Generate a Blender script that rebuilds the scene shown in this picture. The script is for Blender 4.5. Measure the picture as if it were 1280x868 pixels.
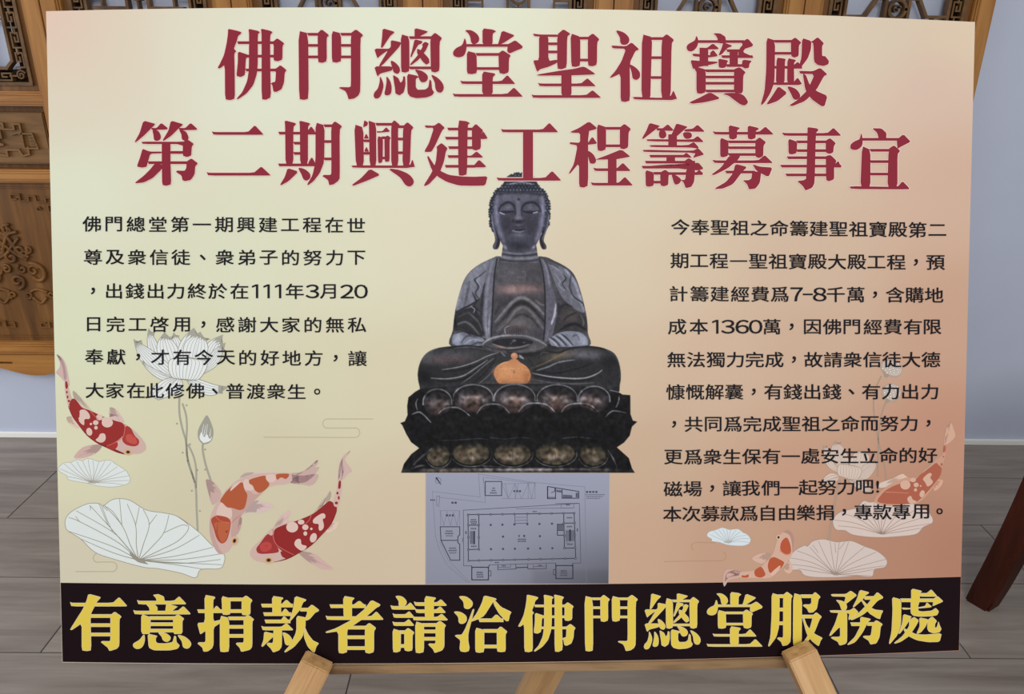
import bpy, bmesh, math, random
import numpy as np
from mathutils import Matrix, Vector

for o in list(bpy.data.objects):
    bpy.data.objects.remove(o, do_unlink=True)
SC = bpy.context.scene
COL = SC.collection
RND = random.Random(7)

# ---------------------------------------------------------------- camera
# the picture is 1280 x 868; the poster board is an A1 sheet whose four corners give the camera pose
FPX, CX, CY = 950.0, 640.0, 434.0
BW, BH = 0.841, 0.596
CAM_H = 1.06
CORN = np.array([[57.5, 14], [1218.8, 27.5], [1195, 814], [73.5, 828.5]], float)

def homography(src, dst):
    A = []
    for (x, y), (u, v) in zip(src, dst):
        A += [[x, y, 1, 0, 0, 0, -u*x, -u*y, -u], [0, 0, 0, x, y, 1, -v*x, -v*y, -v]]
    return np.linalg.svd(np.array(A))[2][-1].reshape(3, 3)

KI = np.linalg.inv(np.array([[FPX, 0, CX], [0, FPX, CY], [0, 0, 1]]))
_h = KI @ homography(np.array([[0, 0], [1, 0], [1, 1], [0, 1]], float), CORN)
if _h[2, 2] < 0:
    _h = -_h
_a, _b, _t = (_h * (BW / np.linalg.norm(_h[:, 0]))).T
_au = _a / np.linalg.norm(_a)
_th = math.radians(22.0)
_ux = (_au[1]*math.cos(_th) + _au[2]*math.sin(_th)) / _au[0]
UPc = np.array([_ux, -math.cos(_th), -math.sin(_th)]); UPc /= np.linalg.norm(UPc)
Yc = np.array([0, 0, 1.0]) - UPc*UPc[2]; Yc /= np.linalg.norm(Yc)
Xc = np.cross(Yc, UPc)
if Xc[0] < 0:
    Xc = -Xc
_yaw = math.radians(0.34987)
Xc, Yc = math.cos(_yaw)*Xc + math.sin(_yaw)*Yc, -math.sin(_yaw)*Xc + math.cos(_yaw)*Yc
M3 = np.array([Xc, Yc, UPc])                       # camera frame -> world frame

cam_data = bpy.data.cameras.new('camera')
cam_data.sensor_width = 36.0
cam_data.lens = FPX / 1280.0 * 36.0
cam_data.clip_start = 0.01
cam = bpy.data.objects.new('camera', cam_data)
COL.objects.link(cam)
_R = np.stack([M3 @ [1, 0, 0], M3 @ [0, -1, 0], M3 @ [0, 0, -1]], axis=1)
cam.matrix_world = Matrix(_R.tolist()).to_4x4()
cam.location = (0, 0, CAM_H)
SC.camera = cam

# ---------------------------------------------------------------- light
SC.view_settings.view_transform = 'Standard'
SC.view_settings.look = 'None'
SC.view_settings.gamma = 1.0
SC.view_settings.use_curve_mapping = False
SC.view_settings.exposure = 0.0
world = bpy.data.worlds.new('room_light')
SC.world = world
world.use_nodes = True
world.node_tree.nodes['Background'].inputs[0].default_value = (0.97, 0.98, 1.0, 1)
world.node_tree.nodes['Background'].inputs[1].default_value = 0.58

def area(name, loc, target, sx, sy, power, color=(1, 1, 1)):
    d = bpy.data.lights.new(name, 'AREA')
    d.shape = 'RECTANGLE'; d.size = sx; d.size_y = sy
    d.energy = power; d.color = color
    o = bpy.data.objects.new(name, d); COL.objects.link(o)
    o.location = loc
    o.rotation_euler = (Vector(target) - Vector(loc)).to_track_quat('-Z', 'Y').to_euler()
    return o

area('ceiling_light', (0.18, -1.5, 2.2), (0.05, 0.75, 0.65), 1.4, 0.9, 35.0, (1.0, 0.995, 0.985))
area('window_daylight', (-2.75, 0.75, 1.0), (-1.2, 1.9, 0.15), 0.9, 1.3, 17.0, (0.95, 0.97, 1.0))

# ---------------------------------------------------------------- helpers
def lin(c):
    return tuple(((v/255.0)/12.92 if v <= 10.3 else ((v/255.0+0.055)/1.055)**2.4) for v in c)

def lin_np(a):
    a = np.clip(a, 0, 1)
    return np.where(a <= 0.04045, a/12.92, ((a+0.055)/1.055)**2.4)

_mats = {}
def flat(name, c, rough=0.6, spec=0.25):
    key = (name, c)
    if key in _mats:
        return _mats[key]
    m = bpy.data.materials.new(name); m.use_nodes = True
    b = m.node_tree.nodes['Principled BSDF']
    b.inputs['Base Color'].default_value = (*lin(c), 1)
    b.inputs['Roughness'].default_value = rough
    b.inputs['Specular IOR Level'].default_value = spec
    _mats[key] = m
    return m

def ink(c):
    return flat('printed_ink', tuple(int(v) for v in c), 0.55, 0.12)

def attr_mat(name, rough=0.55, spec=0.12):
    m = bpy.data.materials.new(name); m.use_nodes = True
    n = m.node_tree.nodes; b = n['Principled BSDF']
    a = n.new('ShaderNodeVertexColor'); a.layer_name = 'ink'
    m.node_tree.links.new(a.outputs['Color'], b.inputs['Base Color'])
    b.inputs['Roughness'].default_value = rough
    b.inputs['Specular IOR Level'].default_value = spec
    return m

def grain(name, dark, mid, light, scale=(3, 3, 40), rough=0.45, spec=0.35, knots=0.35, bump=0.0, seed=0.0, coarse=1.0):
    """wood whose grain runs along the axis with the smallest scale (object coordinates)"""
    m = bpy.data.materials.new(name); m.use_nodes = True
    n = m.node_tree.nodes; L = m.node_tree.links; b = n['Principled BSDF']
    tc = n.new('ShaderNodeTexCoord'); mp = n.new('ShaderNodeMapping')
    mp.inputs['Scale'].default_value = scale
    mp.inputs['Location'].default_value = (seed, seed*0.7, seed*1.3)
    L.new(tc.outputs['Object'], mp.inputs['Vector'])
    n1 = n.new('ShaderNodeTexNoise'); n1.inputs['Scale'].default_value = 1.0*coarse
    n1.inputs['Detail'].default_value = 6; n1.inputs['Distortion'].default_value = knots
    n2 = n.new('ShaderNodeTexNoise'); n2.inputs['Scale'].default_value = 4.5*coarse; n2.inputs['Detail'].default_value = 4
    L.new(mp.outputs[0], n1.inputs['Vector']); L.new(mp.outputs[0], n2.inputs['Vector'])
    mx = n.new('ShaderNodeMath'); mx.operation = 'MULTIPLY_ADD'
    mx.inputs[1].default_value = 0.35; L.new(n2.outputs[0], mx.inputs[0]); L.new(n1.outputs[0], mx.inputs[2])
    r = n.new('ShaderNodeValToRGB')
    e = r.color_ramp.elements
    e[0].position = 0.45; e[0].color = (*lin(dark), 1)
    e[1].position = 0.9; e[1].color = (*lin(light), 1)
    k = e.new(0.66); k.color = (*lin(mid), 1)
    L.new(mx.outputs[0], r.inputs[0]); L.new(r.outputs[0], b.inputs['Base Color'])
    b.inputs['Roughness'].default_value = rough
    b.inputs['Specular IOR Level'].default_value = spec
    if bump:
        bp = n.new('ShaderNodeBump'); bp.inputs['Strength'].default_value = bump; bp.inputs['Distance'].default_value = 0.002
        L.new(mx.outputs[0], bp.inputs['Height']); L.new(bp.outputs[0], b.inputs['Normal'])
    return m

def link_mesh(name, me, parent=None, mats=()):
    for m in mats:
        me.materials.append(m)
    o = bpy.data.objects.new(name, me); COL.objects.link(o)
    if parent is not None:
        o.parent = parent
    return o

def thing(name, label, cat, loc=(0, 0, 0), group=None):
    o = bpy.data.objects.new(name, None); COL.objects.link(o)
    o.location = loc; o.empty_display_size = 0.05
    o['label'] = label; o['category'] = cat
    if group:
        o['group'] = group
    return o

def add_box(bm, x0, x1, y0, y1, z0, z1, bev=0.0, mat=0):
    v = [bm.verts.new((x, y, z)) for z in (z0, z1) for y in (y0, y1) for x in (x0, x1)]
    fs = [bm.faces.new([v[i] for i in q]) for q in
          ((0, 2, 3, 1), (4, 5, 7, 6), (0, 1, 5, 4), (2, 6, 7, 3), (0, 4, 6, 2), (1, 3, 7, 5))]
    for f in fs:
        f.material_index = mat
    if bev:
        es = list({e for f in fs for e in f.edges})
        bmesh.ops.bevel(bm, geom=es, offset=bev, segments=2, affect='EDGES', clamp_overlap=True)

def add_bar(bm, p0, p1, w, d, side=(1, 0, 0), bev=0.0, w1=None, d1=None):
    """box bar from p0 to p1: width w along `side`, depth d across"""
    p0 = Vector(p0); p1 = Vector(p1); ax = (p1-p0).normalized()
    s = Vector(side); s = (s - ax*s.dot(ax)).normalized(); t = ax.cross(s)
    w1 = w if w1 is None else w1; d1 = d if d1 is None else d1
    vs = []
    for p, ww, dd in ((p0, w, d), (p1, w1, d1)):
        for a, b in ((-1, -1), (1, -1), (1, 1), (-1, 1)):
            vs.append(bm.verts.new(p + s*(a*ww/2) + t*(b*dd/2)))
    fs = [bm.faces.new([vs[i] for i in q]) for q in
          ((3, 2, 1, 0), (4, 5, 6, 7), (0, 1, 5, 4), (1, 2, 6, 5), (2, 3, 7, 6), (3, 0, 4, 7))]
    if bev:
        es = list({e for f in fs for e in f.edges})
        bmesh.ops.bevel(bm, geom=es, offset=bev, segments=2, affect='EDGES', clamp_overlap=True)

def add_sweep(bm, pts, r, n=8, flatten=1.0, closed=False, radii=None):
    """tube along pts (Vectors)"""
    pts = [Vector(p) for p in pts]; N = len(pts); rings = []
    up = Vector((0, 1, 0))
    for i, p in enumerate(pts):
        a = pts[(i-1) % N] if (closed or i > 0) else pts[i]
        b = pts[(i+1) % N] if (closed or i < N-1) else pts[i]
        t = (b-a).normalized()
        u = up - t*up.dot(t)
        if u.length < 1e-4:
            u = Vector((1, 0, 0)) - t*t.x
        u.normalize(); v = t.cross(u)
        rr = radii[i] if radii else r
        rings.append([bm.verts.new(p + u*(math.cos(2*math.pi*k/n)*rr*flatten) + v*(math.sin(2*math.pi*k/n)*rr)) for k in range(n)])
    for i in range(N if closed else N-1):
        A, B = rings[i], rings[(i+1) % N]
        for k in range(n):
            f = bm.faces.new((A[k], A[(k+1) % n], B[(k+1) % n], B[k])); f.smooth = True
    if not closed:
        bm.faces.new(rings[0][::-1]); bm.faces.new(rings[-1])

def bm_obj(name, bm, mats, parent=None):
    me = bpy.data.meshes.new(name)
    bmesh.ops.recalc_face_normals(bm, faces=bm.faces[:])
    bm.to_mesh(me); bm.free()
    return link_mesh(name, me, parent, mats if isinstance(mats, (list, tuple)) else [mats])

def ray(px, py):
    return M3 @ (KI @ np.array([px, py, 1.0]))

def at_depth(px, py, y):
    """point of the world seen at a pixel on the vertical plane at distance y"""
    d = ray(px, py); k = y/d[1]
    return Vector((d[0]*k, y, CAM_H + d[2]*k))

def at_floor(px, py, z=0.0):
    d = ray(px, py); k = (z-CAM_H)/d[2]
    return Vector((d[0]*k, d[1]*k, z))

def smooth_open(p, n=6):
    p = np.asarray(p, float)
    if len(p) < 3:
        return p
    out = []
    N = len(p)
    for i in range(N-1):
        a, b, c, d = p[max(i-1, 0)], p[i], p[i+1], p[min(i+2, N-1)]
        for k in range(n):
            t = k/n
            out.append(0.5*((2*b) + (-a+c)*t + (2*a-5*b+4*c-d)*t*t + (-a+3*b-3*c+d)*t**3))
    out.append(p[-1])
    return np.array(out)

# ================================================================ the room
WALL_Y = 1.913

def make_wall_mat():
    m = bpy.data.materials.new('painted_wall'); m.use_nodes = True
    n = m.node_tree.nodes; L = m.node_tree.links; b = n['Principled BSDF']
    tc = n.new('ShaderNodeTexCoord'); no = n.new('ShaderNodeTexNoise')
    no.inputs['Scale'].default_value = 3; no.inputs['Detail'].default_value = 5
    L.new(tc.outputs['Object'], no.inputs['Vector'])
    r = n.new('ShaderNodeValToRGB')
    r.color_ramp.elements[0].position = 0.3; r.color_ramp.elements[0].color = (*lin((189, 196, 215)), 1)
    r.color_ramp.elements[1].position = 0.7; r.color_ramp.elements[1].color = (*lin((196, 203, 222)), 1)
    L.new(no.outputs[0], r.inputs[0]); L.new(r.outputs[0], b.inputs['Base Color'])
    b.inputs['Roughness'].default_value = 0.6
    n2 = n.new('ShaderNodeTexNoise'); n2.inputs['Scale'].default_value = 400
    L.new(tc.outputs['Object'], n2.inputs['Vector'])
    bp = n.new('ShaderNodeBump'); bp.inputs['Strength'].default_value = 0.08; bp.inputs['Distance'].default_value = 0.001
    L.new(n2.outputs[0], bp.inputs['Height']); L.new(bp.outputs[0], b.inputs['Normal'])
    return m

bm = bmesh.new(); add_box(bm, -3.0, 3.0, WALL_Y, WALL_Y+0.12, -0.02, 2.9)
wall = bm_obj('wall_back', bm, make_wall_mat()); wall['kind'] = 'structure'

bm = bmesh.new(); add_box(bm, -3.0, 3.0, WALL_Y-0.009, WALL_Y, 0.0, 0.017, 0.002)
bb = bm_obj('baseboard_back', bm, flat('white_trim', (244, 244, 240), 0.4)); bb['kind'] = 'structure'

def make_floor_mat():
    m = bpy.data.materials.new('wood_look_tile'); m.use_nodes = True
    n = m.node_tree.nodes; L = m.node_tree.links; b = n['Principled BSDF']
    tc = n.new('ShaderNodeTexCoord'); at = n.new('ShaderNodeAttribute'); at.attribute_name = 'plank'
    mp = n.new('ShaderNodeMapping'); mp.inputs['Scale'].default_value = (2.2, 26, 1)
    ad = n.new('ShaderNodeVectorMath'); ad.operation = 'ADD'
    L.new(tc.outputs['Object'], mp.inputs['Vector'])
    sc = n.new('ShaderNodeVectorMath'); sc.operation = 'SCALE'; sc.inputs['Scale'].default_value = 37.0
    L.new(at.outputs['Vector'], sc.inputs[0])
    L.new(mp.outputs[0], ad.inputs[0]); L.new(sc.outputs[0], ad.inputs[1])
    n1 = n.new('ShaderNodeTexNoise'); n1.inputs['Scale'].default_value = 1.4; n1.inputs['Detail'].default_value = 8
    n1.inputs['Roughness'].default_value = 0.62; n1.inputs['Distortion'].default_value = 0.5
    L.new(ad.outputs[0], n1.inputs['Vector'])
    r = n.new('ShaderNodeValToRGB'); e = r.color_ramp.elements
    e[0].position = 0.28; e[0].color = (*lin((122, 111, 103)), 1)
    e[1].position = 0.72; e[1].color = (*lin((160, 150, 140)), 1)
    L.new(n1.outputs[0], r.inputs[0])
    hs = n.new('ShaderNodeHueSaturation')
    mr = n.new('ShaderNodeMapRange'); mr.inputs['To Min'].default_value = 0.93; mr.inputs['To Max'].default_value = 1.07
    L.new(at.outputs['Fac'], mr.inputs['Value']); L.new(mr.outputs[0], hs.inputs['Value'])
    L.new(r.outputs[0], hs.inputs['Color']); L.new(hs.outputs[0], b.inputs['Base Color'])
    b.inputs['Roughness'].default_value = 0.42; b.inputs['Specular IOR Level'].default_value = 0.35
    bp = n.new('ShaderNodeBump'); bp.inputs['Strength'].default_value = 0.12; bp.inputs['Distance'].default_value = 0.001
    L.new(n1.outputs[0], bp.inputs['Height']); L.new(bp.outputs[0], b.inputs['Normal'])
    return m

bm = bmesh.new(); lay = None
grey = []
PL, PW, GAP = 0.864, 0.2115, 0.0022
starts = {-1: -0.277, 0: -0.86, 1: 1.13, 2: -1.18, 3: -0.70}
add_box(bm, -3.0, 3.0, -1.2, WALL_Y, -0.03, -0.0012, 0, 1)
nb = len(bm.faces)
for k in range(-10, 4):
    y0 = 1.094 + PW*k + GAP/2; y1 = min(y0 + PW - GAP, WALL_Y)
    if y0 >= WALL_Y:
        continue
    s = starts.get(k, -0.5 + 0.31*k)
    j0 = math.floor((-3.0 - s)/PL)
    for j in range(j0, j0+9):
        x0 = max(-3.0, s + j*PL + GAP/2); x1 = min(3.0, s + (j+1)*PL - GAP/2)
        if x1 - x0 > 0.02:
            add_box(bm, x0, x1, y0, y1, -0.006, 0.0, 0.0006, 0)
me = bpy.data.meshes.new('floor'); bmesh.ops.recalc_face_normals(bm, faces=bm.faces[:])
bm.to_mesh(me); bm.free()
floor = link_mesh('floor', me, None, [make_floor_mat(), flat('dark_grout', (70, 66, 64), 0.8)])
floor['kind'] = 'structure'
att = me.attributes.new('plank', 'FLOAT', 'FACE')
vals = []
for p in me.polygons:
    c = p.center
    k = math.floor((c.y-1.094)/PW); s = starts.get(k, -0.5+0.31*k); j = math.floor((c.x-s)/PL)
    vals.append(random.Random(k*131+j*17).random())
att.data.foreach_set('value', vals)

# ================================================================ carved door leaves hung along the wall
W_FLAT = grain('honey_wood', (128, 82, 36), (158, 106, 50), (176, 124, 64), (30, 30, 2.5), 0.42, 0.35, 0.4, 0.05)
W_RAIL = grain('honey_wood_rail', (132, 86, 38), (166, 112, 54), (182, 130, 68), (2.5, 30, 30), 0.4, 0.35, 0.4, 0.05)
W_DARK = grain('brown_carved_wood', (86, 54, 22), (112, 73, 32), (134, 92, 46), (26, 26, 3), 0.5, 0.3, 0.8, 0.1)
W_PLATE = grain('brown_plate_wood', (88, 60, 28), (114, 80, 42), (136, 98, 56), (4, 26, 26), 0.5, 0.3, 0.8, 0.1)
W_FRET = grain('fretwork_wood', (74, 50, 28), (100, 71, 41), (122, 90, 56), (18, 18, 18), 0.5, 0.3, 0.5, 0.0)
LEAF_W = 0.4276
YF = 1.862                       # front of the stiles
YB = 1.913

def square_path(bm, pts, w, y0, y1, zc=None):
    """flat fretwork strip of width w along a polyline in the x-z plane, from y0 (front) to y1 (back)"""
    square_path.n += 1
    for i, ((xa, za), (xb, zb)) in enumerate(zip(pts[:-1], pts[1:])):
        d = Vector((xb-xa, 0, zb-za)); L = d.length
        if L < 1e-6:
            continue
        d /= L
        e = 0.00022*(i % 3) + 0.00009*(square_path.n % 5)      # lapped, never flush
        a = Vector((xa, (y0+y1)/2+e, za)) - d*(w*0.48); b = Vector((xb, (y0+y1)/2+e, zb)) + d*(w*0.48)
        add_bar(bm, a, b, y1-y0, w*(1-0.012*(i % 2)), (0, 1, 0))

def spiral(cx, cz, r, turns, a0, sgn=1, n=26, tail=None):
    out = []
    for i in range(n+1):
        t = i/n
        a = a0 + sgn*turns*2*math.pi*t
        rr = r*(1-0.82*t)
        out.append((cx + rr*math.cos(a), cz + rr*math.sin(a)))
    return out

square_path.n = 0

def make_leaf(variant):
    h = LEAF_W/2 - 0.0012
    root = thing('carved_door_leaf', '', 'door panel')
    zt = 1.62
    zl, zr1a, zr1b, zr2a, zr2b, zr3a, zr3b = 0.95, 0.905, 0.938, 0.725, 0.757, 0.270, 0.305
    st = 0.034
    # stiles with a beaded inner edge
    for s in (-1, 1):
        bm = bmesh.new()
        xs = sorted((s*h, s*(h-st)))
        add_box(bm, xs[0], xs[1], YF, YB, 0.236, zt, 0.0012)
        for k in range(2):
            xo = s*(h-st-0.0022-0.0048*k)
            add_box(bm, xo-0.0021, xo+0.0021, YF+0.003+0.003*k, YB, zr3b-0.01, zt, 0.0009)
        bm_obj('stile', bm, W_FLAT, root)
    # rails made of stacked mouldings
    for za, zb in ((zr1a, zr1b), (zr2a, zr2b), (zr3a, zr3b), (zt-0.035, zt)):
        bm = bmesh.new()
        hh = (zb-za)
        add_box(bm, -h+st-0.004, h-st+0.004, YF+0.002, YB, za+hh*0.28, za+hh*0.72, 0.002)
        add_box(bm, -h+st, h-st, YF+0.005, YB, za+hh*0.13, za+hh*0.27, 0.0012)
        add_box(bm, -h+st, h-st, YF+0.005, YB, za+hh*0.73, za+hh*0.87, 0.0012)
        add_box(bm, -h+st, h-st, YF+0.009, YB, za, za+hh*0.125, 0.0012)
        add_box(bm, -h+st, h-st, YF+0.009, YB, za+hh*0.875, zb, 0.0012)
        bm_obj('rail', bm, W_RAIL, root)
    # open upper field: brown margin, outer frame, key fret band, inner frame, tracery
    xi = h-st-0.0095
    bm = bmesh.new()
    mg = 0.014
    for s in (-1, 1):
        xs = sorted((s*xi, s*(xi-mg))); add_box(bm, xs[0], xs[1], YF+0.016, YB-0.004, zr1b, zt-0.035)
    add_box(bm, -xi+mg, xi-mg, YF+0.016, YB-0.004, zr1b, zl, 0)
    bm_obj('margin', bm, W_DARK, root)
    xo = xi-mg                              # outer edge of the fretwork
    z0, z1 = zl, zt-0.04
    bm = bmesh.new()
    ya, yb = YF+0.010, YF+0.030
    def rect(xw, za, zb, w):
        square_path(bm, [(-xw, za), (xw, za), (xw, zb), (-xw, zb), (-xw, za)], w, ya, yb)
    rect(xo-0.004, z0+0.004, z1-0.004, 0.0075)
    band = 0.030
    xin = xo-0.008-band
    zin0, zin1 = z0+0.008+band, z1-0.008-band
    ch = 0.016
    oct_ = [(-xin+ch, zin0), (xin-ch, zin0), (xin, zin0+ch), (xin, zin1-ch), (xin-ch, zin1), (-xin+ch, zin1), (-xin, zin1-ch), (-xin, zin0+ch), (-xin+ch, zin0)]
    square_path(bm, oct_, 0.0062, ya, yb)
    lat = bm_obj('lattice_frame', bm, W_FRET, root)
    # key fret
    bm = bmesh.new()
    w = 0.0034; p = 0.042; b2 = band-0.004
    def key(fn, length):
        k = max(1, int(length/p)); q = length/k
        for i in range(k):
            a = i*q
            u = q/6.0
            pts = [(0, 0), (0, b2*0.82), (4.4*u, b2*0.82), (4.4*u, b2*0.24), (1.8*u, b2*0.24), (1.8*u, b2*0.54), (3.1*u, b2*0.54)]
            if i % 2:
                pts = [(x, b2-y) for x, y in pts]
            square_path(bm, [fn(a+x+0.3*u, y) for x, y in pts], w, ya+0.002, yb)
            square_path(bm, [fn(a+4.4*u, b2*(0.45 if i % 2 == 0 else 0.55)), fn(a+q+0.3*u, b2*(0.45 if i % 2 == 0 else 0.55))], w, ya+0.003, yb)
    key(lambda a, y: (-xin-0.005-y, zin0+a), zin1-zin0)
    key(lambda a, y: (xin+0.005+y, zin0+a), zin1-zin0)
    key(lambda a, y: (-xin+a, zin0-0.005-y), 2*xin)
    key(lambda a, y: (-xin+a, zin1+0.005+y), 2*xin)
    for sx in (-1, 1):
        for zc in (zin0-band*0.5, zin1+band*0.5):
            square_path(bm, spiral(sx*(xin+band*0.45), zc, 0.011, 1.5, 0.5, sx), 0.003, ya+0.002, yb)
    bm_obj('key_fret', bm, W_FRET, root)
    bm = bmesh.new()
    xw = xin+0.003
    for s in (-1, 1):
        xs = sorted((s*(xo-0.004), s*xw)); add_box(bm, xs[0], xs[1], YF+0.034, YF+0.040, z0+0.002, z1-0.002)
    add_box(bm, -xw, xw, YF+0.034, YF+0.040, z0+0.002, zin0-0.003); add_box(bm, -xw, xw, YF+0.034, YF+0.040, zin1+0.003, z1-0.002)
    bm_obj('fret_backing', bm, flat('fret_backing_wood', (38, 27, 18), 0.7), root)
    # tracery: ring between posts with angled brackets
    bm = bmesh.new()
    tw = 0.0062
    tiers = [1.133, 1.345] if variant == 0 else [1.155, 1.36]
    pw = 0.026 if variant == 0 else 0.024
    square_path(bm, [(-pw, zin0), (-pw, zin1)], tw, ya, yb)
    square_path(bm, [(pw, zin0), (pw, zin1)], tw, ya, yb)
    for zc in tiers:
        r = 0.0185
        ring = [(r*math.cos(2*math.pi*i/28), zc + r*math.sin(2*math.pi*i/28)) for i in range(29)]
        square_path(bm, ring, 0.0058, ya-0.002, yb)
        square_path(bm, spiral(0, zc, 0.010, 1.0, 0.4), 0.0028, ya+0.003, yb)
        for s in (-1, 1):
            if variant == 0:
                square_path(bm, [(s*(xin-0.004), zc-0.015), (s*(xin-0.048), zc-0.015), (s*(xin-0.070), zc+0.022), (s*pw, zc+0.022)], tw, ya, yb)
                square_path(bm, [(s*(xin-0.030), zc-0.015), (s*(xin-0.030), zc-0.040), (s*(xin-0.002), zc-0.040)], 0.004, ya+0.003, yb)
                square_path(bm, [(s*(xin-0.030), zc-0.040), (s*pw, zc-0.040)], 0.004, ya+0.004, yb)
            else:
                square_path(bm, [(s*(xin-0.018), zc-0.036), (s*pw, zc-0.036)], tw, ya, yb)
                square_path(bm, [(s*(xin-0.002), zc-0.012), (s*(xin-0.036), zc-0.012), (s*(xin-0.036), zc-0.036)], 0.0048, ya+0.002, yb)
                square_path(bm, [(s*pw, zc+0.034), (s*(xin-0.030), zc+0.034), (s*(xin-0.030), zc+0.010)], 0.0048, ya+0.002, yb)
        square_path(bm, [(0, zc-0.019), (0, zc-0.060)], 0.004, ya+0.002, yb)
    bm_obj('tracery', bm, W_FRET, root)
    # small carved plate set in a dark recess
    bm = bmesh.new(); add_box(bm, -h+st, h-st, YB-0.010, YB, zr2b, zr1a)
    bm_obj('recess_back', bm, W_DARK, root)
    px_, pz0, pz1 = xi-0.012, zr2b+0.012, zr1a-0.016
    bm = bmesh.new(); add_box(bm, -px_, px_, YF+0.020, YB-0.010, pz0, pz1, 0.003)
    plate = bm_obj('carved_plate', bm, W_PLATE, root)
    zc = (pz0+pz1)/2; yr0, yr1 = YF+0.0125, YF+0.0215
    for s in (-1, 1):
        bm = bmesh.new()
        square_path(bm, [(s*0.02, zc+0.035), (s*0.06, zc+0.035), (s*0.06, zc+0.022), (s*0.085, zc+0.022), (s*0.085, zc+0.034), (s*0.10, zc+0.034), (s*0.10, zc+0.016), (s*0.075, zc+0.010)], 0.004, yr0, yr1)
        square_path(bm, [(s*0.02, zc-0.035), (s*0.055, zc-0.040), (s*0.055, zc-0.026), (s*0.085, zc-0.026), (s*0.092, zc-0.040), (s*0.108, zc-0.036), (s*0.108, zc-0.020)], 0.004, yr0, yr1)
        square_path(bm, [(s*0.095, zc+0.012), (s*0.125, zc+0.012), (s*0.132, zc-0.022), (s*0.10, zc-0.022), (s*0.10, zc+0.012)], 0.0035, yr0, yr1)
        for k in range(4):
            square_path(bm, [(s*0.118, zc+0.006-0.007*k), (s*0.128, zc+0.006-0.007*k)], 0.0024, yr0-0.001, yr1)
        square_path(bm, [(s*0.02, zc+0.018), (s*0.05, zc+0.018), (s*0.05, zc+0.004), (s*0.03, zc-0.004), (s*0.05, zc-0.014), (s*0.02, zc-0.02)], 0.004, yr0, yr1)
        square_path(bm, spiral(s*0.030, zc+0.002, 0.020, 1.3, 0, s), 0.004, yr0, yr1)
        bm_obj('carving', bm, W_PLATE, plate)
    # tall carved lower panel
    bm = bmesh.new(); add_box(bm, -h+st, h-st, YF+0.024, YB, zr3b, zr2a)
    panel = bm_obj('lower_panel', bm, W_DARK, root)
    bm = bmesh.new()
    yr0, yr1 = YF+0.0185, YF+0.026
    xa, za, zb = xi-0.016, zr3b+0.014, zr2a-0.014
    square_path(bm, [(-xa, za), (xa, za), (xa, zb), (-xa, zb), (-xa, za)], 0.0025, yr0+0.001, yr1)
    xb_, zb0, zb1 = xa-0.014, za+0.022, zb-0.012
    for s in (-1, 1):
        for t in (-1, 1):
            ze = zb1 if t > 0 else zb0
            f = lambda x, z: (s*(xb_-x), ze - t*z)
            square_path(bm, [f(0.0, 0.075), f(0.0, 0.048), f(0.018, 0.048), f(0.018, 0.030), f(0.0, 0.030), f(0.0, 0.012), f(0.020, 0.012), f(0.020, 0.022), f(0.044, 0.022), f(0.044, 0.008), f(0.062, 0.008), f(0.062, 0.020), f(0.082, 0.020), f(0.082, 0.004), f(0.105, 0.004), f(0.105, 0.016), f(0.092, 0.016)], 0.003, yr0, yr1)
            square_path(bm, [f(0.010, 0.085), f(0.010, 0.105), f(-0.006, 0.105), f(-0.006, 0.13)], 0.003, yr0, yr1)
            square_path(bm, spiral(s*(xb_-0.042), ze - t*0.040, 0.0045, 1, 0), 0.003, yr0, yr1)
    zc = (zr2a+zr3b)/2
    def scroll(cx, cz, r, turns, a0, sg, rad=0.0036):
        add_sweep(bm, [Vector((x, YF+0.0215, z)) for x, z in spiral(cx, cz, r, turns, a0, sg)], rad*1.3, 6)
    def curve(pts, rad):
        rad *= 1.3
        add_sweep(bm, [Vector((x, YF+0.0215, z)) for x, z in smooth_open(pts, 5)], rad, 6)
    for s in (-1, 1):
        scroll(s*0.006, zc+0.090, 0.015, 1.2, 1.0, s, 0.0030)
        curve([(s*-0.03, zc+0.085), (s*-0.005, zc+0.078), (s*0.010, zc+0.055), (s*0.022, zc+0.030), (s*0.045, zc+0.020)], 0.0036)
        curve([(s*-0.03, zc+0.070), (s*-0.010, zc+0.050), (s*0.012, zc+0.028), (s*0.040, zc+0.012)], 0.0030)
        scroll(s*0.046, zc+0.040, 0.011, 1.3, 3.4, s, 0.0028)
        scroll(s*0.026, zc+0.036, 0.019, 1.4, 0.4, -s, 0.0032)
        scroll(s*0.052, zc-0.028, 0.033, 0.75, 1.9, -s, 0.0042)
        scroll(s*0.048, zc-0.016, 0.016, 1.1, 0.3, s, 0.0030)
        scroll(s*0.020, zc-0.012, 0.012, 1.2, 2.0, s, 0.0028)
        scroll(s*0.020, zc-0.082, 0.010, 1.2, 4.4, s, 0.0028)
        scroll(s*0.080, zc-0.080, 0.011, 1.2, 0.8, -s, 0.0028)
        curve([(s*0.026, zc-0.074), (s*0.046, zc-0.066), (s*0.072, zc-0.074)], 0.0028)
        curve([(s*0.030, zc-0.088), (s*0.048, zc-0.104), (s*0.066, zc-0.088)], 0.0028)
    scroll(0, zc+0.018, 0.016, 1.2, 1.57, 1); scroll(0, zc-0.045, 0.020, 1.2, -1.57, 1)
    bm_obj('carving', bm, W_DARK, panel)
    # scalloped apron with two slots
    bm = bmesh.new()
    N = 44; top = zr3a; xs = np.linspace(-h+0.001, h-0.001, N+1)
    def low(x):
        u = abs(x)/h
        return 0.236 - 0.026*(0.5+0.5*math.cos(math.pi*min(1, u/0.62)))*1.0 + (0.0 if u < 0.62 else 0.010*math.sin((u-0.62)/0.38*math.pi))
    def inslot(x):
        return 0.055 < abs(x) < 0.098
    rows = []
    for x in xs:
        rows.append([low(x), 0.2435, 0.2495, top])
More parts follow.
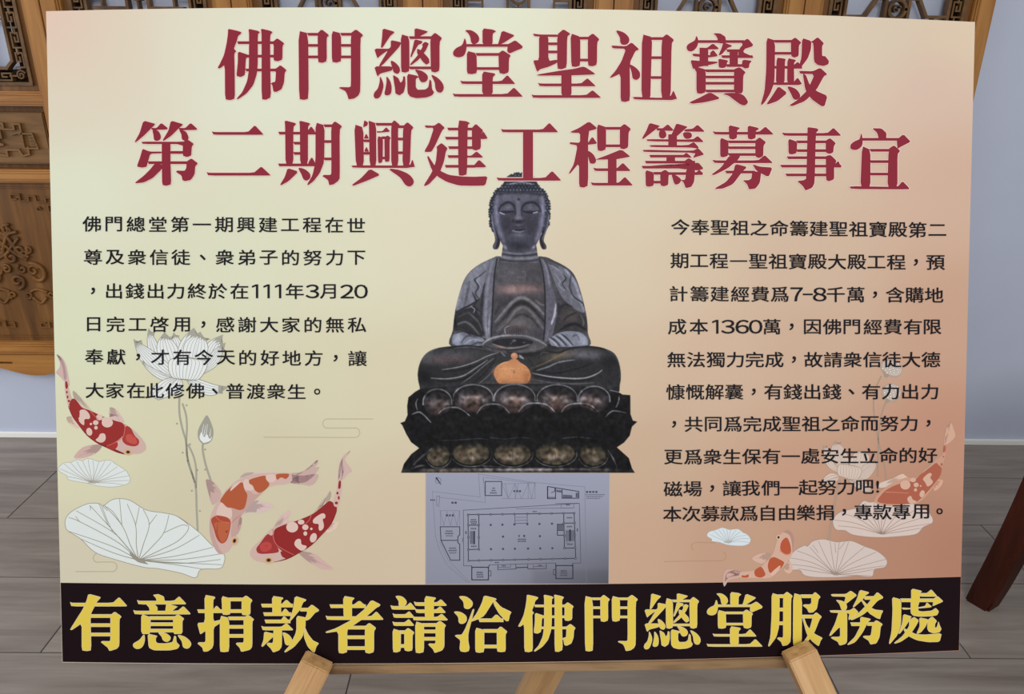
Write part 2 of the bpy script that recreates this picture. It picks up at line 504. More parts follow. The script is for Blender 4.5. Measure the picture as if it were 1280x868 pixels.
    yf, yb2 = YF+0.008, YF+0.026
    grid = {}
    for side, yy in ((0, yf), (1, yb2)):
        for i, x in enumerate(xs):
            for j, z in enumerate(rows[i]):
                grid[side, i, j] = bm.verts.new((x, yy, z))
    for i in range(N):
        for j in range(3):
            xm = (xs[i]+xs[i+1])/2
            if j == 1 and inslot(xm):
                for jj in (1, 2):
                    bm.faces.new((grid[0, i, jj], grid[0, i+1, jj], grid[1, i+1, jj], grid[1, i, jj]))
                continue
            bm.faces.new((grid[0, i, j], grid[0, i+1, j], grid[0, i+1, j+1], grid[0, i, j+1]))
            bm.faces.new((grid[1, i, j], grid[1, i, j+1], grid[1, i+1, j+1], grid[1, i+1, j]))
        bm.faces.new((grid[0, i, 0], grid[1, i, 0], grid[1, i+1, 0], grid[0, i+1, 0]))
    for i in range(1, N):
        a, b = inslot((xs[i-1]+xs[i])/2), inslot((xs[i]+xs[i+1])/2)
        if a != b:
            bm.faces.new((grid[0, i, 1], grid[0, i, 2], grid[1, i, 2], grid[1, i, 1]))
    bm_obj('apron', bm, W_RAIL, root)
    bm = bmesh.new(); add_box(bm, -h+st, h-st, YB-0.012, YB, 0.240, zr3a)
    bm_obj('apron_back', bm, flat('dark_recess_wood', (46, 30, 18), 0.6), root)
    return root

def copy_tree(o, parent=None):
    c = o.copy(); COL.objects.link(c)
    if parent is not None:
        c.parent = parent
    for ch in list(o.children):
        copy_tree(ch, c)
    return c

proto = [make_leaf(0), make_leaf(1)]
used = [False, False]
leaf_labels = [
    'honey wood door leaf at the far left, its carved lower panels showing beside the poster',
    'carved wooden door leaf behind the top left corner of the poster',
    'carved wooden door leaf above the left part of the red title, third from the left',
    'carved wooden door leaf behind the middle of the top edge of the poster',
    'carved wooden door leaf above the right part of the red title, second from the right',
    'carved wooden door leaf ending the row beside the bare grey wall at right',
]
for i in range(6):
    v = 1 if i in (1, 3) else 0
    o = proto[v] if not used[v] else copy_tree(proto[v])
    used[v] = True
    o.location = (-1.2655 + LEAF_W*i, 0, 0)
    o['label'] = leaf_labels[i]; o['group'] = 'carved door leaves along the back wall'
# ================================================================ board frame, easel, stool
_bu = _b/np.linalg.norm(_b)
BX = Vector(M3 @ _au); BYv = -Vector(M3 @ _bu)
BX.normalize(); BYv = (BYv - BX*BYv.dot(BX)).normalized(); BN = BX.cross(BYv)
O0 = Vector(M3 @ _t) + Vector((0, 0, CAM_H))             # top left corner
BH = BW*np.linalg.norm(_b)/np.linalg.norm(_a)
BO = O0 + BX*(BW/2) - BYv*BH                              # middle of the bottom edge
BM = Matrix(((BX.x, BYv.x, BN.x, BO.x), (BX.y, BYv.y, BN.y, BO.y), (BX.z, BYv.z, BN.z, BO.z), (0, 0, 0, 1)))
BMI = BM.inverted()
CAMV = Vector((0, 0, CAM_H))

def BP(px, py, z=0.0):
    """place on the board (x right, y up, from the middle of its bottom edge) of a mark read off the photo"""
    d = Vector(ray(px, py))
    o = BMI @ CAMV; dd = BMI.to_3x3() @ d
    k = (z - o.z)/dd.z
    return (o.x + dd.x*k, o.y + dd.y*k)

def bow(x, y):
    """the foam board bulges a little towards the viewer across its width"""
    return (1-(2*x/BW)**2)*(0.0127 + 0.0063*y/BH)

def BPs(pts):
    """the same for an array of marks on the board's bowed face"""
    pts = np.asarray(pts, float).reshape(-1, 2)
    R = np.array(BMI.to_3x3()); o = np.array(BMI @ CAMV)
    d = np.concatenate([pts, np.ones((len(pts), 1))], 1) @ KI.T @ M3.T @ R.T
    z = 0.0
    for _ in range(6):
        k = (z-o[2])/d[:, 2]
        x, y = o[0] + d[:, 0]*k, o[1] + d[:, 1]*k
        z = bow(x, y)
    return np.stack([x, y], 1)

def bend(me, cuts=True, step=0.008):
    """lay a flat printed mesh on the bowed face"""
    if cuts:
        bm = bmesh.new(); bm.from_mesh(me)
        big = [f for f in bm.faces if len(f.verts) > 4]
        if big:
            bmesh.ops.triangulate(bm, faces=big, ngon_method='EAR_CLIP')
        xs = [v.co.x for v in bm.verts]
        for i in range(math.ceil(min(xs)/step), math.floor(max(xs)/step)+1):
            bmesh.ops.bisect_plane(bm, geom=bm.verts[:]+bm.edges[:]+bm.faces[:], dist=1e-7, plane_co=(i*step, 0, 0), plane_no=(1, 0, 0))
        bm.to_mesh(me); bm.free()
    co = np.zeros(len(me.vertices)*3); me.vertices.foreach_get('co', co); co = co.reshape(-1, 3)
    co[:, 2] += bow(co[:, 0], co[:, 1])
    me.vertices.foreach_set('co', co.ravel()); me.update()
    return me

PINE = grain('pale_pine', (166, 122, 80), (196, 154, 106), (212, 172, 126), (60, 60, 3), 0.5, 0.3, 0.35, 0.06, 3.1, 1.6)
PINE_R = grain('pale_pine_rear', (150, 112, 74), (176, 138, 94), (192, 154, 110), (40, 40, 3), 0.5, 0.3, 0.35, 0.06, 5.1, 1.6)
PINE_X = grain('shaded_pine_batten', (104, 76, 50), (146, 116, 82), (164, 134, 98), (4, 40, 40), 0.5, 0.3, 0.6, 0.06, 1.7, 1.2)  # same pine for the ledge, the board's shadow darkened into its colour
def own_axis(o, d):
    R = Vector(d).normalized().rotation_difference(Vector((0, 0, 1))).to_matrix().to_4x4()
    c = sum((v.co for v in o.data.vertices), Vector())/len(o.data.vertices)
    T = R @ Matrix.Translation(-c)
    o.data.transform(T); o.matrix_local = T.inverted()
easel = thing('easel', 'pale pine easel whose splayed legs hold the big poster board', 'easel')
easel.matrix_world = Matrix.Translation((BO.x, BO.y-0.19, 0.0))
EI = Matrix.Translation((-BO.x, -(BO.y-0.19), 0.0))
def E_(p):                                                # board frame -> easel frame
    return EI @ (BM @ Vector(p))
ZL = 0.0245
def floor_hit(p, q):
    """extend the line p->q (board frame) down to the floor; returns board-frame point"""
    P = BM @ Vector(p); Q = BM @ Vector(q); t = P.z/(P.z-Q.z)
    return BMI @ (P + (Q-P)*t)
side = BM.to_3x3() @ Vector((1, 0, 0)); nrm = BM.to_3x3() @ Vector((0, 0, 1))
for (tl, tr, bl, br) in (((376.6, 826), (411.5, 841), (354, 868), (399.5, 868)), ((986.5, 827), (1021, 812.5), (1005, 868), (1046, 868))):
    zf = 0.035
    top = [(BP(*tl, zf)[i] + BP(*tr, zf)[i])/2 for i in (0, 1)]
    bot = [(BP(*bl, zf)[i] + BP(*br, zf)[i])/2 for i in (0, 1)]
    a = Vector((top[0], top[1], ZL)); b = floor_hit(a, Vector((bot[0], bot[1], ZL)))
    b = a + (b-a)*0.995
    bm = bmesh.new()
    A, B = E_(a), E_(b)
    add_bar(bm, A, B, 0.0275, 0.0215, side, 0.0012)
    # cut the foot level with the floor
    bmesh.ops.bisect_plane(bm, geom=bm.verts[:]+bm.edges[:]+bm.faces[:], plane_co=(0, 0, 0.0005), plane_no=(0, 0, -1), clear_outer=True)
    bmesh.ops.holes_fill(bm, edges=bm.edges[:])
    own_axis(bm_obj('front_leg', bm, PINE, easel), B-A)
# ledge the board stands on
xl, xr = BP(405, 838, 0.01)[0], BP(992, 826, 0.01)[0]
bm = bmesh.new()
add_bar(bm, E_((xl-0.012, -0.0048, -0.006)), E_((xr+0.012, -0.0048, -0.006)), 0.037, 0.0086, nrm, 0.0008)
bm_obj('ledge', bm, PINE_X, easel)
# upright hidden behind the board and the rear leg hinged on it
hx = BP(700, 800, -0.03)[0]
bm = bmesh.new()
add_bar(bm, E_((hx, -0.012, -0.0165)), E_((hx, 0.40, -0.0165)), 0.032, 0.022, side, 0.0012)
bm_obj('upright', bm, PINE, easel)
P1 = at_depth(683, 836, BO.y+0.100); P2 = at_depth(667, 868, BO.y+0.106)
d = (P2-P1).normalized()
top = P1 - d*0.12; foot = P1 + d*(P1.z/-d.z)
bm = bmesh.new()
add_bar(bm, EI @ top, EI @ (foot+d*0.02), 0.034, 0.020, (1, 0, 0), 0.001)
bmesh.ops.bisect_plane(bm, geom=bm.verts[:]+bm.edges[:]+bm.faces[:], plane_co=(0, 0, 0.0005), plane_no=(0, 0, -1), clear_outer=True)
bmesh.ops.holes_fill(bm, edges=bm.edges[:])
own_axis(bm_obj('rear_leg', bm, PINE_R, easel), d)
bm = bmesh.new()
hp = BM @ Vector((hx, 0.055, -0.028))
add_bar(bm, EI @ (top + d*0.03 + Vector((-0.02, 0, 0))), EI @ (hp), 0.014, 0.004, (0, 0, 1), 0.0006)
bm_obj('hinge', bm, flat('steel', (150, 150, 150), 0.35), easel)

# ---- dark stool at the right edge
W_RED = grain('red_brown_wood', (40, 15, 8), (56, 22, 11), (74, 32, 18), (20, 20, 3), 0.5, 0.12, 0.5, 0.05)
SU = Vector((math.cos(math.radians(-59)), math.sin(math.radians(-59)), 0)); SV = Vector((-SU.y, SU.x, 0))
SS = 0.36
SCN = Vector((0.978, 1.248, 0)) + (SU+SV)*(SS/2)
stool = thing('wooden_stool', 'dark red brown wooden stool with thick splayed legs at the right edge', 'stool', SCN)
def leg_mid(p, q, t):
    k = SS/2*(1 - 0.20*(1-(1-t)**1.6)) 
    return SU*(p*k) + SV*(q*k)
for p, q in ((-1, -1), (-1, 1), (1, 1), (1, -1)):
    bm = bmesh.new(); N = 12; rings = []
    for i in range(N+1):
        t = i/N; c = leg_mid(p, q, t); w = 0.0235 + 0.0035*t
        rings.append([bm.verts.new(c + SU*(a*w) + SV*(b_*w) + Vector((0, 0, 0.44*t))) for a, b_ in ((-1, -1), (1, -1), (1, 1), (-1, 1))])
    for A, B in zip(rings[:-1], rings[1:]):
        for k in range(4):
            bm.faces.new((A[k], A[(k+1) % 4], B[(k+1) % 4], B[k]))
    bm.faces.new(rings[0][::-1]); bm.faces.new(rings[-1])
    lon = [e for e in bm.edges if abs(e.verts[0].co.z-e.verts[1].co.z) > 0.01]
    bmesh.ops.bevel(bm, geom=lon, offset=0.005, segments=2, affect='EDGES')
    bm_obj('leg', bm, W_RED, stool)
for (a, b_, t) in (((-1, -1), (-1, 1), 0.24), ((1, -1), (1, 1), 0.24), ((-1, -1), (1, -1), 0.40), ((-1, 1), (1, 1), 0.40)):
    bm = bmesh.new()
    add_bar(bm, leg_mid(*a, t)+Vector((0, 0, 0.44*t)), leg_mid(*b_, t)+Vector((0, 0, 0.44*t)), 0.03, 0.02, (0, 0, 1), 0.002); bm_obj('stretcher', bm, W_RED, stool)
bm = bmesh.new(); h_ = SS/2*0.8 + 0.045
lo = [bm.verts.new(SU*(a*h_) + SV*(b_*h_) + Vector((0, 0, 0.44))) for a, b_ in ((-1, -1), (1, -1), (1, 1), (-1, 1))]
hi = [bm.verts.new(v.co + Vector((0, 0, 0.035))) for v in lo]
for i in range(4):
    bm.faces.new((lo[i], lo[(i+1) % 4], hi[(i+1) % 4], hi[i]))
bm.faces.new(lo[::-1]); bm.faces.new(hi)
bmesh.ops.bevel(bm, geom=bm.edges[:], offset=0.006, segments=2, affect='EDGES')
bm_obj('seat', bm, W_RED, stool)

# ================================================================ the poster board
poster = thing('poster_board', 'big rectangular printed poster board with red headings, seated statue picture and dark footer band', 'poster')
poster.matrix_world = BM

CTRL = [((62, 16), (227, 196, 181)), ((100, 38), (222, 203, 182)), ((150, 60), (221, 209, 187)), ((80, 140), (221, 211, 189)), ((240, 60), (222, 218, 196)), ((300, 100), (222, 225, 203)), ((92, 230), (221, 225, 200)), ((480, 60), (224, 227, 204)), ((607, 25), (224, 226, 202)), ((490, 147), (220, 222, 200)), ((650, 160), (219, 216, 193)), ((800, 60), (223, 216, 192)), ((950, 150), (213, 196, 173)), ((900, 60), (219, 208, 184)), ((1020, 50), (217, 203, 179)), ((1107, 45), (214, 198, 175)), ((1205, 40), (219, 199, 172)), ((1165, 110), (213, 185, 168)), ((1190, 220), (208, 174, 152)), ((787, 255), (215, 203, 179)), ((527, 305), (220, 214, 188)), ((777, 335), (214, 199, 172)), ((850, 330), (213, 193, 166)), ((1000, 330), (208, 181, 157)), ((900, 450), (208, 179, 154)), ((1007, 425), (203, 172, 148)), ((1193, 405), (199, 160, 136)), ((1190, 550), (192, 143, 119)), ((1187, 695), (178, 127, 104)), ((1115, 680), (182, 135, 112)), ((1000, 600), (197, 154, 129)), ((900, 700), (194, 155, 130)), ((807, 695), (199, 165, 139)), ((807, 565), (200, 172, 146)), ((760, 480), (208, 186, 159)), ((510, 647), (209, 191, 163)), ((447, 695), (207, 189, 162)), ((482, 475), (214, 204, 174)), ((357, 583), (209, 199, 171)), ((250, 640), (210, 201, 172)), ((87, 705), (211, 203, 178)), ((85, 570), (219, 217, 184)), ((100, 420), (218, 221, 190)), ((300, 330), (217, 219, 191)), ((400, 480), (214, 209, 178)), ((240, 500), (214, 211, 178)), ((440, 330), (219, 217, 189))]  # printed gradient, with the light's falloff across the board kept in the colours
CP = np.array([c[0] for c in CTRL], float); CV = np.array([c[1] for c in CTRL], float)
def board_color(px, py):
    px = np.asarray(px, float); py = np.asarray(py, float)
    d2 = (px[..., None]-CP[:, 0])**2 + (py[..., None]-CP[:, 1])**2
    w = 1.0/(d2 + 2500.0)**1.8
    return (w @ CV) / w.sum(-1, keepdims=True)

def panel_mesh():
    NX, NY = 72, 50
    xs = np.linspace(-BW/2, BW/2, NX+1); ys = np.linspace(0, BH, NY+1)
    verts = [(x, y, 0.0) for y in ys for x in xs]
    faces = [(j*(NX+1)+i, j*(NX+1)+i+1, (j+1)*(NX+1)+i+1, (j+1)*(NX+1)+i) for j in range(NY) for i in range(NX)]
    nf = len(faces); nv = len(verts)
    T = 0.005
    rim = [(-BW/2, 0), (BW/2, 0), (BW/2, BH), (-BW/2, BH)]
    ring = [i for i in range(NX)] + [NX + j*(NX+1) for j in range(NY)] + [NY*(NX+1)+NX-i for i in range(NX)] + [(NY-j)*(NX+1) for j in range(NY)]
    n = len(ring)
    for i in ring: verts.append(verts[i])
    for i in range((NX+1)*(NY+1)): verts.append((verts[i][0], verts[i][1], -T))
    for k in range(n):
        k2 = (k+1) % n
        faces.append((nv+k, nv+n+ring[k], nv+n+ring[k2], nv+k2))
    faces += [tuple(nv+n+q for q in f[::-1]) for f in faces[:nf]]
    va = np.array(verts); va[:, 2] += bow(va[:, 0], va[:, 1]); verts = [tuple(v) for v in va]
    me = bpy.data.meshes.new('panel'); me.from_pydata(verts, [], faces)
    ca = me.color_attributes.new('ink', 'FLOAT_COLOR', 'POINT')
    # picture places of the grid points
    Rb = np.array(BM.to_3x3()); ob = np.array(BO)
    P = np.array(verts) @ Rb.T + ob - np.array([0, 0, CAM_H])
    C = P @ M3
    px = C[:, 0]/C[:, 2]*FPX + CX; py = C[:, 1]/C[:, 2]*FPX + CY
    col = np.ones((len(verts), 4)); col[:, :3] = lin_np(board_color(px, py)/255.0)
    ca.data.foreach_set('color', col.ravel())
    me.update()
    for i, p in enumerate(me.polygons):
        p.material_index = 0 if i < nf else 1
    return me
panel = link_mesh('panel', panel_mesh(), poster, [attr_mat('cream_to_peach_print_light_falloff'), flat('foam_board_edge', (226, 214, 204), 0.7)])
LAY = 0.00002

# ---- polygon printing
def chaikin(p, cut=0.16, it=1):
    p = np.asarray(p, float)
    for _ in range(it):
        q = np.roll(p, -1, 0)
        p = np.stack([p*(1-cut)+q*cut, p*cut+q*(1-cut)], 1).reshape(-1, 2)
    return p

def smooth(p, n=5):
    p = np.asarray(p, float); out = []
    N = len(p)
    for i in range(N):
        a, b, c, d = p[(i-1) % N], p[i], p[(i+1) % N], p[(i+2) % N]
        for k in range(n):
            t = k/n
            out.append(0.5*((2*b) + (-a+c)*t + (2*a-5*b+4*c-d)*t*t + (-a+3*b-3*c+d)*t**3))
    return np.array(out)

def ellipse(cx, cy, rx, ry, rot=0, n=20):
    a = np.linspace(0, 2*np.pi, n, endpoint=False); r = math.radians(rot)
    x, y = rx*np.cos(a), ry*np.sin(a)
    return np.stack([cx + x*math.cos(r)-y*math.sin(r), cy + x*math.sin(r)+y*math.cos(r)], 1)

def sarea(p):
    x, y = p[:, 0], p[:, 1]
    return 0.5*np.sum(x*np.roll(y, -1) - np.roll(x, -1)*y)

def grow(p, d):
    p = np.asarray(p, float)
    if sarea(p) < 0:
        p = p[::-1]
    e0 = p - np.roll(p, 1, 0); e1 = np.roll(p, -1, 0) - p
    e0 /= np.linalg.norm(e0, axis=1, keepdims=True)+1e-9; e1 /= np.linalg.norm(e1, axis=1, keepdims=True)+1e-9
    n0 = np.stack([e0[:, 1], -e0[:, 0]], 1); n1 = np.stack([e1[:, 1], -e1[:, 0]], 1)
    m = n0+n1; l = np.sum(m*m, 1, keepdims=True)
    m = m*2/np.maximum(l, 0.9)
    return p + m*d

def ribbon(p, w, w1=None):
    """outline of a drawn line through p, width w (tapering to w1)"""
    p = np.asarray(p, float); N = len(p)
    t = np.gradient(p, axis=0); t /= np.linalg.norm(t, axis=1, keepdims=True)+1e-9
    n = np.stack([-t[:, 1], t[:, 0]], 1)
    ww = np.linspace(w, w if w1 is None else w1, N)[:, None]/2
    return np.concatenate([p+n*ww, (p-n*ww)[::-1]])

class Print:
    """flat inks gathered into one printed mesh; points in photo pixels"""
    def __init__(self):
        self.v = []; self.f = []; self.m = []; self.mats = []; self.z = []
    def mat(self, c):
        m = ink(c)
        if m not in self.mats:
            self.mats.append(m)
        return self.mats.index(m)
    def poly(self, p, c, lift=0):
        p = np.asarray(p, float)
        b = BPs(p)
        if sarea(b) < 0:
            b = b[::-1]
        i0 = len(self.v)
        self.v += [(x, y, lift*LAY*0.25) for x, y in b]
        self.f.append(tuple(range(i0, i0+len(b)))); self.m.append(self.mat(c))
    def strip(self, p, w, c, lift=0, w1=None):
        p = np.asarray(p, float); N = len(p)
        r = ribbon(p, w, w1); b = BPs(r)
        i0 = len(self.v); self.v += [(x, y, lift*LAY*0.25) for x, y in b]
        mi = self.mat(c)
        for k in range(N-1):
            self.f.append((i0+k, i0+k+1, i0+2*N-2-k, i0+2*N-1-k)); self.m.append(mi)
    def build(self, name, layer, parent):
        me = bpy.data.meshes.new(name)
        me.from_pydata(self.v, [], self.f)
        for p, m in zip(me.polygons, self.m):
            p.material_index = m
        bend(me)
        o = link_mesh(name, me, parent, self.mats)
        o.location = (0, 0, layer*LAY)
        return o

def parse(s):
    return np.array([[float(v) for v in q.split(',')] for q in s.split()])

# footer band
pr = Print()
FT = [(71.9, 728.8), (240, 730.4), (400, 731.2), (560, 731.2), (730, 730.6), (870, 729.0), (1030, 726.0), (1197.6, 721.6)]
_q = BPs(FT); _o = [(max(-BW/2, x), y) for x, y in _q]
_n = len(_o)
pr.v = [(x, y, 0) for x, y in _o] + [(x, 0.0004, 0) for x, y in _o]
pr.v[0] = (-BW/2+0.0003, pr.v[0][1], 0); pr.v[_n] = (-BW/2+0.0003, 0.0004, 0); pr.v[_n-1] = (BW/2-0.0003, pr.v[_n-1][1], 0); pr.v[2*_n-1] = (BW/2-0.0003, 0.0004, 0)
for k in range(_n-1):
    pr.f.append((_n+k, _n+k+1, k+1, k)); pr.m.append(pr.mat((21, 4, 9)))
footer = pr.build('footer_band', 1, poster)
# ================================================================ heavy headline characters, stroke by stroke
# P outline, S smooth outline, h thin bar (x0 x1 y), H bar with a wedge at its right end (x0 x1 y [w h]), v upright (x0 x1 y0 y1)
F = {}
F['佛'] = (260, 25, 6.4, '''P 162,72 225,85 268,98 266,110 242,130 232,170 208,230 228,252 212,270 215,400 217,630 180,643 138,636 136,360 95,390 78,385 100,345 130,280 150,190 160,120
h 235 330 183
P 325,72 400,88 418,100 400,115 400,350 393,430 365,520 310,590 240,637 230,630 275,580 315,490 328,400 330,120
P 424,70 500,88 518,98 498,125 500,400 505,620 465,640 430,635 430,120
h 390 525 183
P 500,178 525,172 555,147 612,188 598,210 597,318 560,332 525,325 527,195 500,190
h 300 532 291
P 240,252 328,282 328,302 305,305 298,440 265,458 228,450 240,340
h 300 545 402
P 500,393 545,390 580,362 630,402 615,425 610,500 590,555 550,577 525,575 515,520 500,512 520,500 540,495 545,410 500,412''')
F['門'] = (260, 25, 6.4, '''P 725,88 803,108 806,630 770,641 730,634
h 795 885 116
h 795 885 205
h 795 885 297
P 878,106 910,76 970,122 950,145 952,330 915,345 880,338
P 990,88 1065,108 1068,330 1030,343 992,336
h 1060 1150 116
h 1060 1150 205
h 1060 1150 297
P 1143,106 1185,76 1243,122 1220,148 1220,570 1205,605 1170,630 1125,637 1115,600 1100,570 1048,545 1060,538 1130,540 1145,530''')
F['總'] = (455, 25, 6.4, '''P 150,68 243,95 240,105 210,130 150,222 135,225 145,140
P 82,230 200,232 215,215 215,162 300,180 285,215 140,372 118,370 195,242 130,288 108,310
P 82,372 225,372 228,405 130,430 108,455
S 215,330 250,342 282,378 288,410 270,432 240,420 228,390
S 130,455 152,500 155,545 130,615 95,630 78,610 85,580 110,550 125,500
S 182,455 210,490 222,540 215,590 185,605 165,592 172,550 180,500
P 232,440 275,465 293,505 310,485 315,450 330,455 333,520 320,580 285,605 252,590 248,545 240,500
P 295,115 363,135 365,410 330,423 297,415
P 405,65 510,92 505,102 450,132 405,140
h 360 535 143
P 530,140 568,102 625,145 605,180 605,408 570,422 535,412
P 405,155 470,172 462,190 435,200 400,260 380,300 370,295 385,245
P 490,175 520,190 495,245 440,318 375,366 368,355 430,285 470,215 465,195
P 425,230 460,245 520,310 525,345 498,360 470,335 425,270
h 360 540 385
P 345,430 425,447 440,460 415,470 415,540 430,560 490,558 515,540 525,475 540,490 545,555 562,580 545,605 500,622 420,628 370,615 348,585
S 410,400 460,408 500,435 512,465 495,495 460,498 440,470 430,435
S 540,442 590,465 630,510 638,550 620,580 590,578 572,550 565,500''')
F['堂'] = (455, 25, 6.4, '''S 812,85 860,85 905,115 922,150 912,180 880,195 858,180 850,140 835,110
P 948,68 1030,78 1058,92 1030,110 1028,200 948,200
P 1103,85 1200,122 1198,132 1110,190 1070,198 1080,170
S 805,150 818,180 820,230 800,285 755,300 718,285 715,255 740,225 785,200
h 800 1175 205
P 1150,195 1165,188 1210,163 1270,212 1265,228 1220,245 1165,270 1145,255
P 823,248 900,268 905,425 865,435 823,430
h 895 1085 277
h 895 1085 390
P 1075,268 1110,243 1175,285 1160,310 1158,420 1120,435 1080,425
P 945,412 1045,428 1050,440 1030,460 1030,600 945,600
H 770 1207 503 110 62
H 710 1268 605 125 65''')
F['聖'] = (655, 25, 6.4, '''P 70,110 130,118 275,118 275,138 85,133
P 120,120 195,120 195,330 265,318 265,345 200,375 130,395 105,418 72,325 120,322
P 265,118 315,75 372,112 345,135 342,380 300,397 265,390
h 190 270 192
h 190 270 257
P 372,108 450,135 450,365 415,378 378,372
h 440 520 147
h 440 520 322
P 510,138 550,108 603,155 585,182 583,360 545,373 510,365
P 103,438 300,405 400,392 480,372 568,430 560,438 380,445 115,447
P 298,420 380,420 380,615 298,615
H 112 570 521 115 55
H 60 613 614 118 52''')
F['祖'] = (655, 25, 6.4, '''S 738,88 790,98 830,130 842,165 825,195 790,200 770,180 765,140
P 697,205 815,212 860,180 922,237 890,250 845,345 848,645 810,658 772,650 772,430 700,463 685,460 730,410 780,330 815,232 710,228
S 845,360 890,380 925,420 925,460 900,480 870,468 860,420
P 943,115 1025,138 1015,440 1010,635 938,635
h 1010 1110 150
h 1010 1110 303
h 1010 1110 462
P 1100,148 1140,113 1200,160 1180,190 1172,635 1095,635
P 865,615 885,638 1228,643 1195,563 1172,610 1095,625''')
F['寶'] = (850, 25, 6.4, '''P 265,107 320,108 362,135 368,180 340,190 298,185 300,150 285,125
S 130,130 145,165 135,215 100,250 65,248 52,220 65,195 115,165
h 130 510 174
P 490,180 540,148 592,208 470,248 478,225 500,200
P 215,225 262,188 310,228 300,237 155,237 155,222
v 155 225 230 370
P 97,268 305,290 230,302 105,292
P 240,262 265,240 305,290 240,290
P 82,322 150,328 300,335 300,345 250,358 130,382 103,395
P 345,180 415,205 410,215 380,225 330,280 305,285 330,230
h 370 480 247
P 465,245 535,212 500,258 590,298 575,304 465,300
v 395 462 240 365
h 330 580 295
P 305,310 385,325 375,345 365,380 335,388 308,380
P 500,318 575,328 555,350 550,385 520,390 490,375
h 365 520 366
P 130,380 205,400 205,580 165,593 130,585
h 200 440 408
h 200 440 458
h 200 440 508
h 200 440 570
P 430,395 475,378 525,420 505,445 502,590 430,585
P 108,380 140,378 205,398 205,415 130,420
P 240,578 325,630 200,660 100,672 70,662 150,625
S 345,590 440,585 500,600 535,640 540,665 515,685 480,675 430,640 390,610''')
F['殿'] = (850, 25, 6.4, '''P 690,142 760,165 755,500 720,590 680,655 655,682 645,675 675,570 688,400
h 750 895 172
h 750 895 268
P 885,165 920,140 970,182 950,205 948,290 915,303 887,290
P 778,302 845,312 838,340 835,510 765,510 770,330
P 858,305 930,322 910,345 912,510 855,510
h 740 975 380
P 910,360 940,335 975,372 970,390 910,390
P 745,500 905,500 940,460 980,522 745,522
P 785,530 858,585 780,650 700,678 692,670 735,610
S 860,535 920,550 955,590 958,620 930,640 905,630 885,590
P 975,145 1050,170 1045,240 1020,310 970,375 950,370 970,300
P 1045,175 1065,165 1100,138 1150,188 1135,210 1135,290 1160,290 1190,330 1185,355 1150,370 1100,362 1070,335 1065,190
P 950,408 1060,412 1120,383 1178,437 1150,450 1090,560 1000,650 900,690 870,685 940,640 1020,560 1075,435 960,432
P 980,430 1005,440 1035,520 1090,570 1178,608 1155,690 1130,692 1050,635 1000,560''')
F['第'] = (160, 140, 6.4, '''P 125,70 218,95 215,105 190,130 130,190 65,243 55,240 95,170
P 190,128 230,130 268,88 320,130 315,142 190,146
S 200,145 240,150 262,185 262,215 240,232 212,225 205,185
P 345,70 440,98 435,110 410,130 350,190 285,235 280,225 325,150
P 410,128 460,130 503,88 555,135 550,145 410,148
S 415,148 460,155 482,190 485,215 470,235 435,220 428,180
P 108,238 440,240 480,222 528,255 512,280 508,350 475,362 440,352 440,258 120,258
v 272 342 240 430
P 118,295 175,318 272,318 272,332 180,335 162,400 150,440 115,447 72,438 100,360
h 160 275 407
h 335 445 325
h 335 480 407
P 470,398 508,372 562,412 540,435 535,500 505,545 460,555 438,548 430,510 385,480 395,470 455,472 468,450
P 272,400 342,400 348,580 310,592 275,585
P 215,415 275,420 272,460 200,530 130,565 65,572 60,565 130,510 180,460''')
F['二'] = (160, 140, 6.4, '''H 672 1083 173 122 66
H 630 1140 499 132 62''')
F['期'] = (350, 140, 6.4, '''P 38,68 125,90 128,102 108,120 108,425 45,425 42,120
P 155,70 245,92 225,120 225,425 162,425 160,120
h -11 290 171
h 108 165 251
h 108 165 333
P 222,152 250,115 285,160 222,178
P 222,415 255,360 290,420
h -12 285 425
P 62,450 150,478 70,555 10,588 2,582 40,520
S 150,450 200,460 240,495 242,530 215,550 190,540 172,500
P 285,85 358,108 355,400 320,490 270,555 225,588 218,580 260,510 285,400
h 350 415 112
h 350 415 238
h 350 415 377
P 410,108 440,75 498,115 478,145 480,530 465,555 430,580 395,588 385,545 340,515 350,505 405,505 412,490''')
F['興'] = (350, 140, 6.4, '''P 595,100 668,125 672,435 608,435
P 665,125 675,66 705,85 700,110
P 708,70 770,92 772,435 718,435 712,110
h 765 895 100
h 665 722 232
P 670,215 690,172 714,215
P 673,318 692,278 714,320
h 665 722 332
P 890,95 915,66 960,105 945,120 948,435 890,435
P 775,155 820,155 850,122 885,160 775,168
P 780,195 825,205 822,400 800,412 785,405
P 835,205 862,188 888,208 878,225 878,395 855,402 838,395
h 815 845 208
h 815 845 370
h 940 990 120
h 940 990 218
h 940 990 328
P 985,115 1020,82 1070,125 1050,150 1040,435 980,435
P 570,428 585,448 1083,450 1060,378 1040,430
P 720,455 805,505 700,550 590,592 575,585 650,530
S 875,460 950,465 1030,500 1068,545 1065,580 1035,598 1000,580 960,525''')
F['建'] = (530, 140, 6.4, '''P 5,108 80,112 120,85 168,128 145,150 90,270 60,320 10,322 5,312 40,250 80,128 15,128
P 100,280 140,248 190,292 175,320 160,400 125,490 40,580 5,595 0,585 60,490 95,400 105,300
P 25,360 35,352 85,430 135,475 200,505 300,517 400,520 510,515 490,590 400,592 280,590 180,560 105,515 60,460
P 272,68 340,75 368,90 350,105 345,500 310,512 275,508
h 188 395 138
h 170 395 211
h 195 395 287
h 190 350 358
h 168 410 436
P 382,130 415,95 475,150 455,185 455,295 415,310 385,300
P 455,185 475,155 512,215 455,220
P 345,352 380,350 420,315 472,360 465,367 345,367
P 345,430 400,428 440,382 497,435 490,445 345,445''')
F['工'] = (530, 140, 6.4, '''H 615 1070 153 122 66
v 792 872 150 545
H 580 1095 540 128 68''')
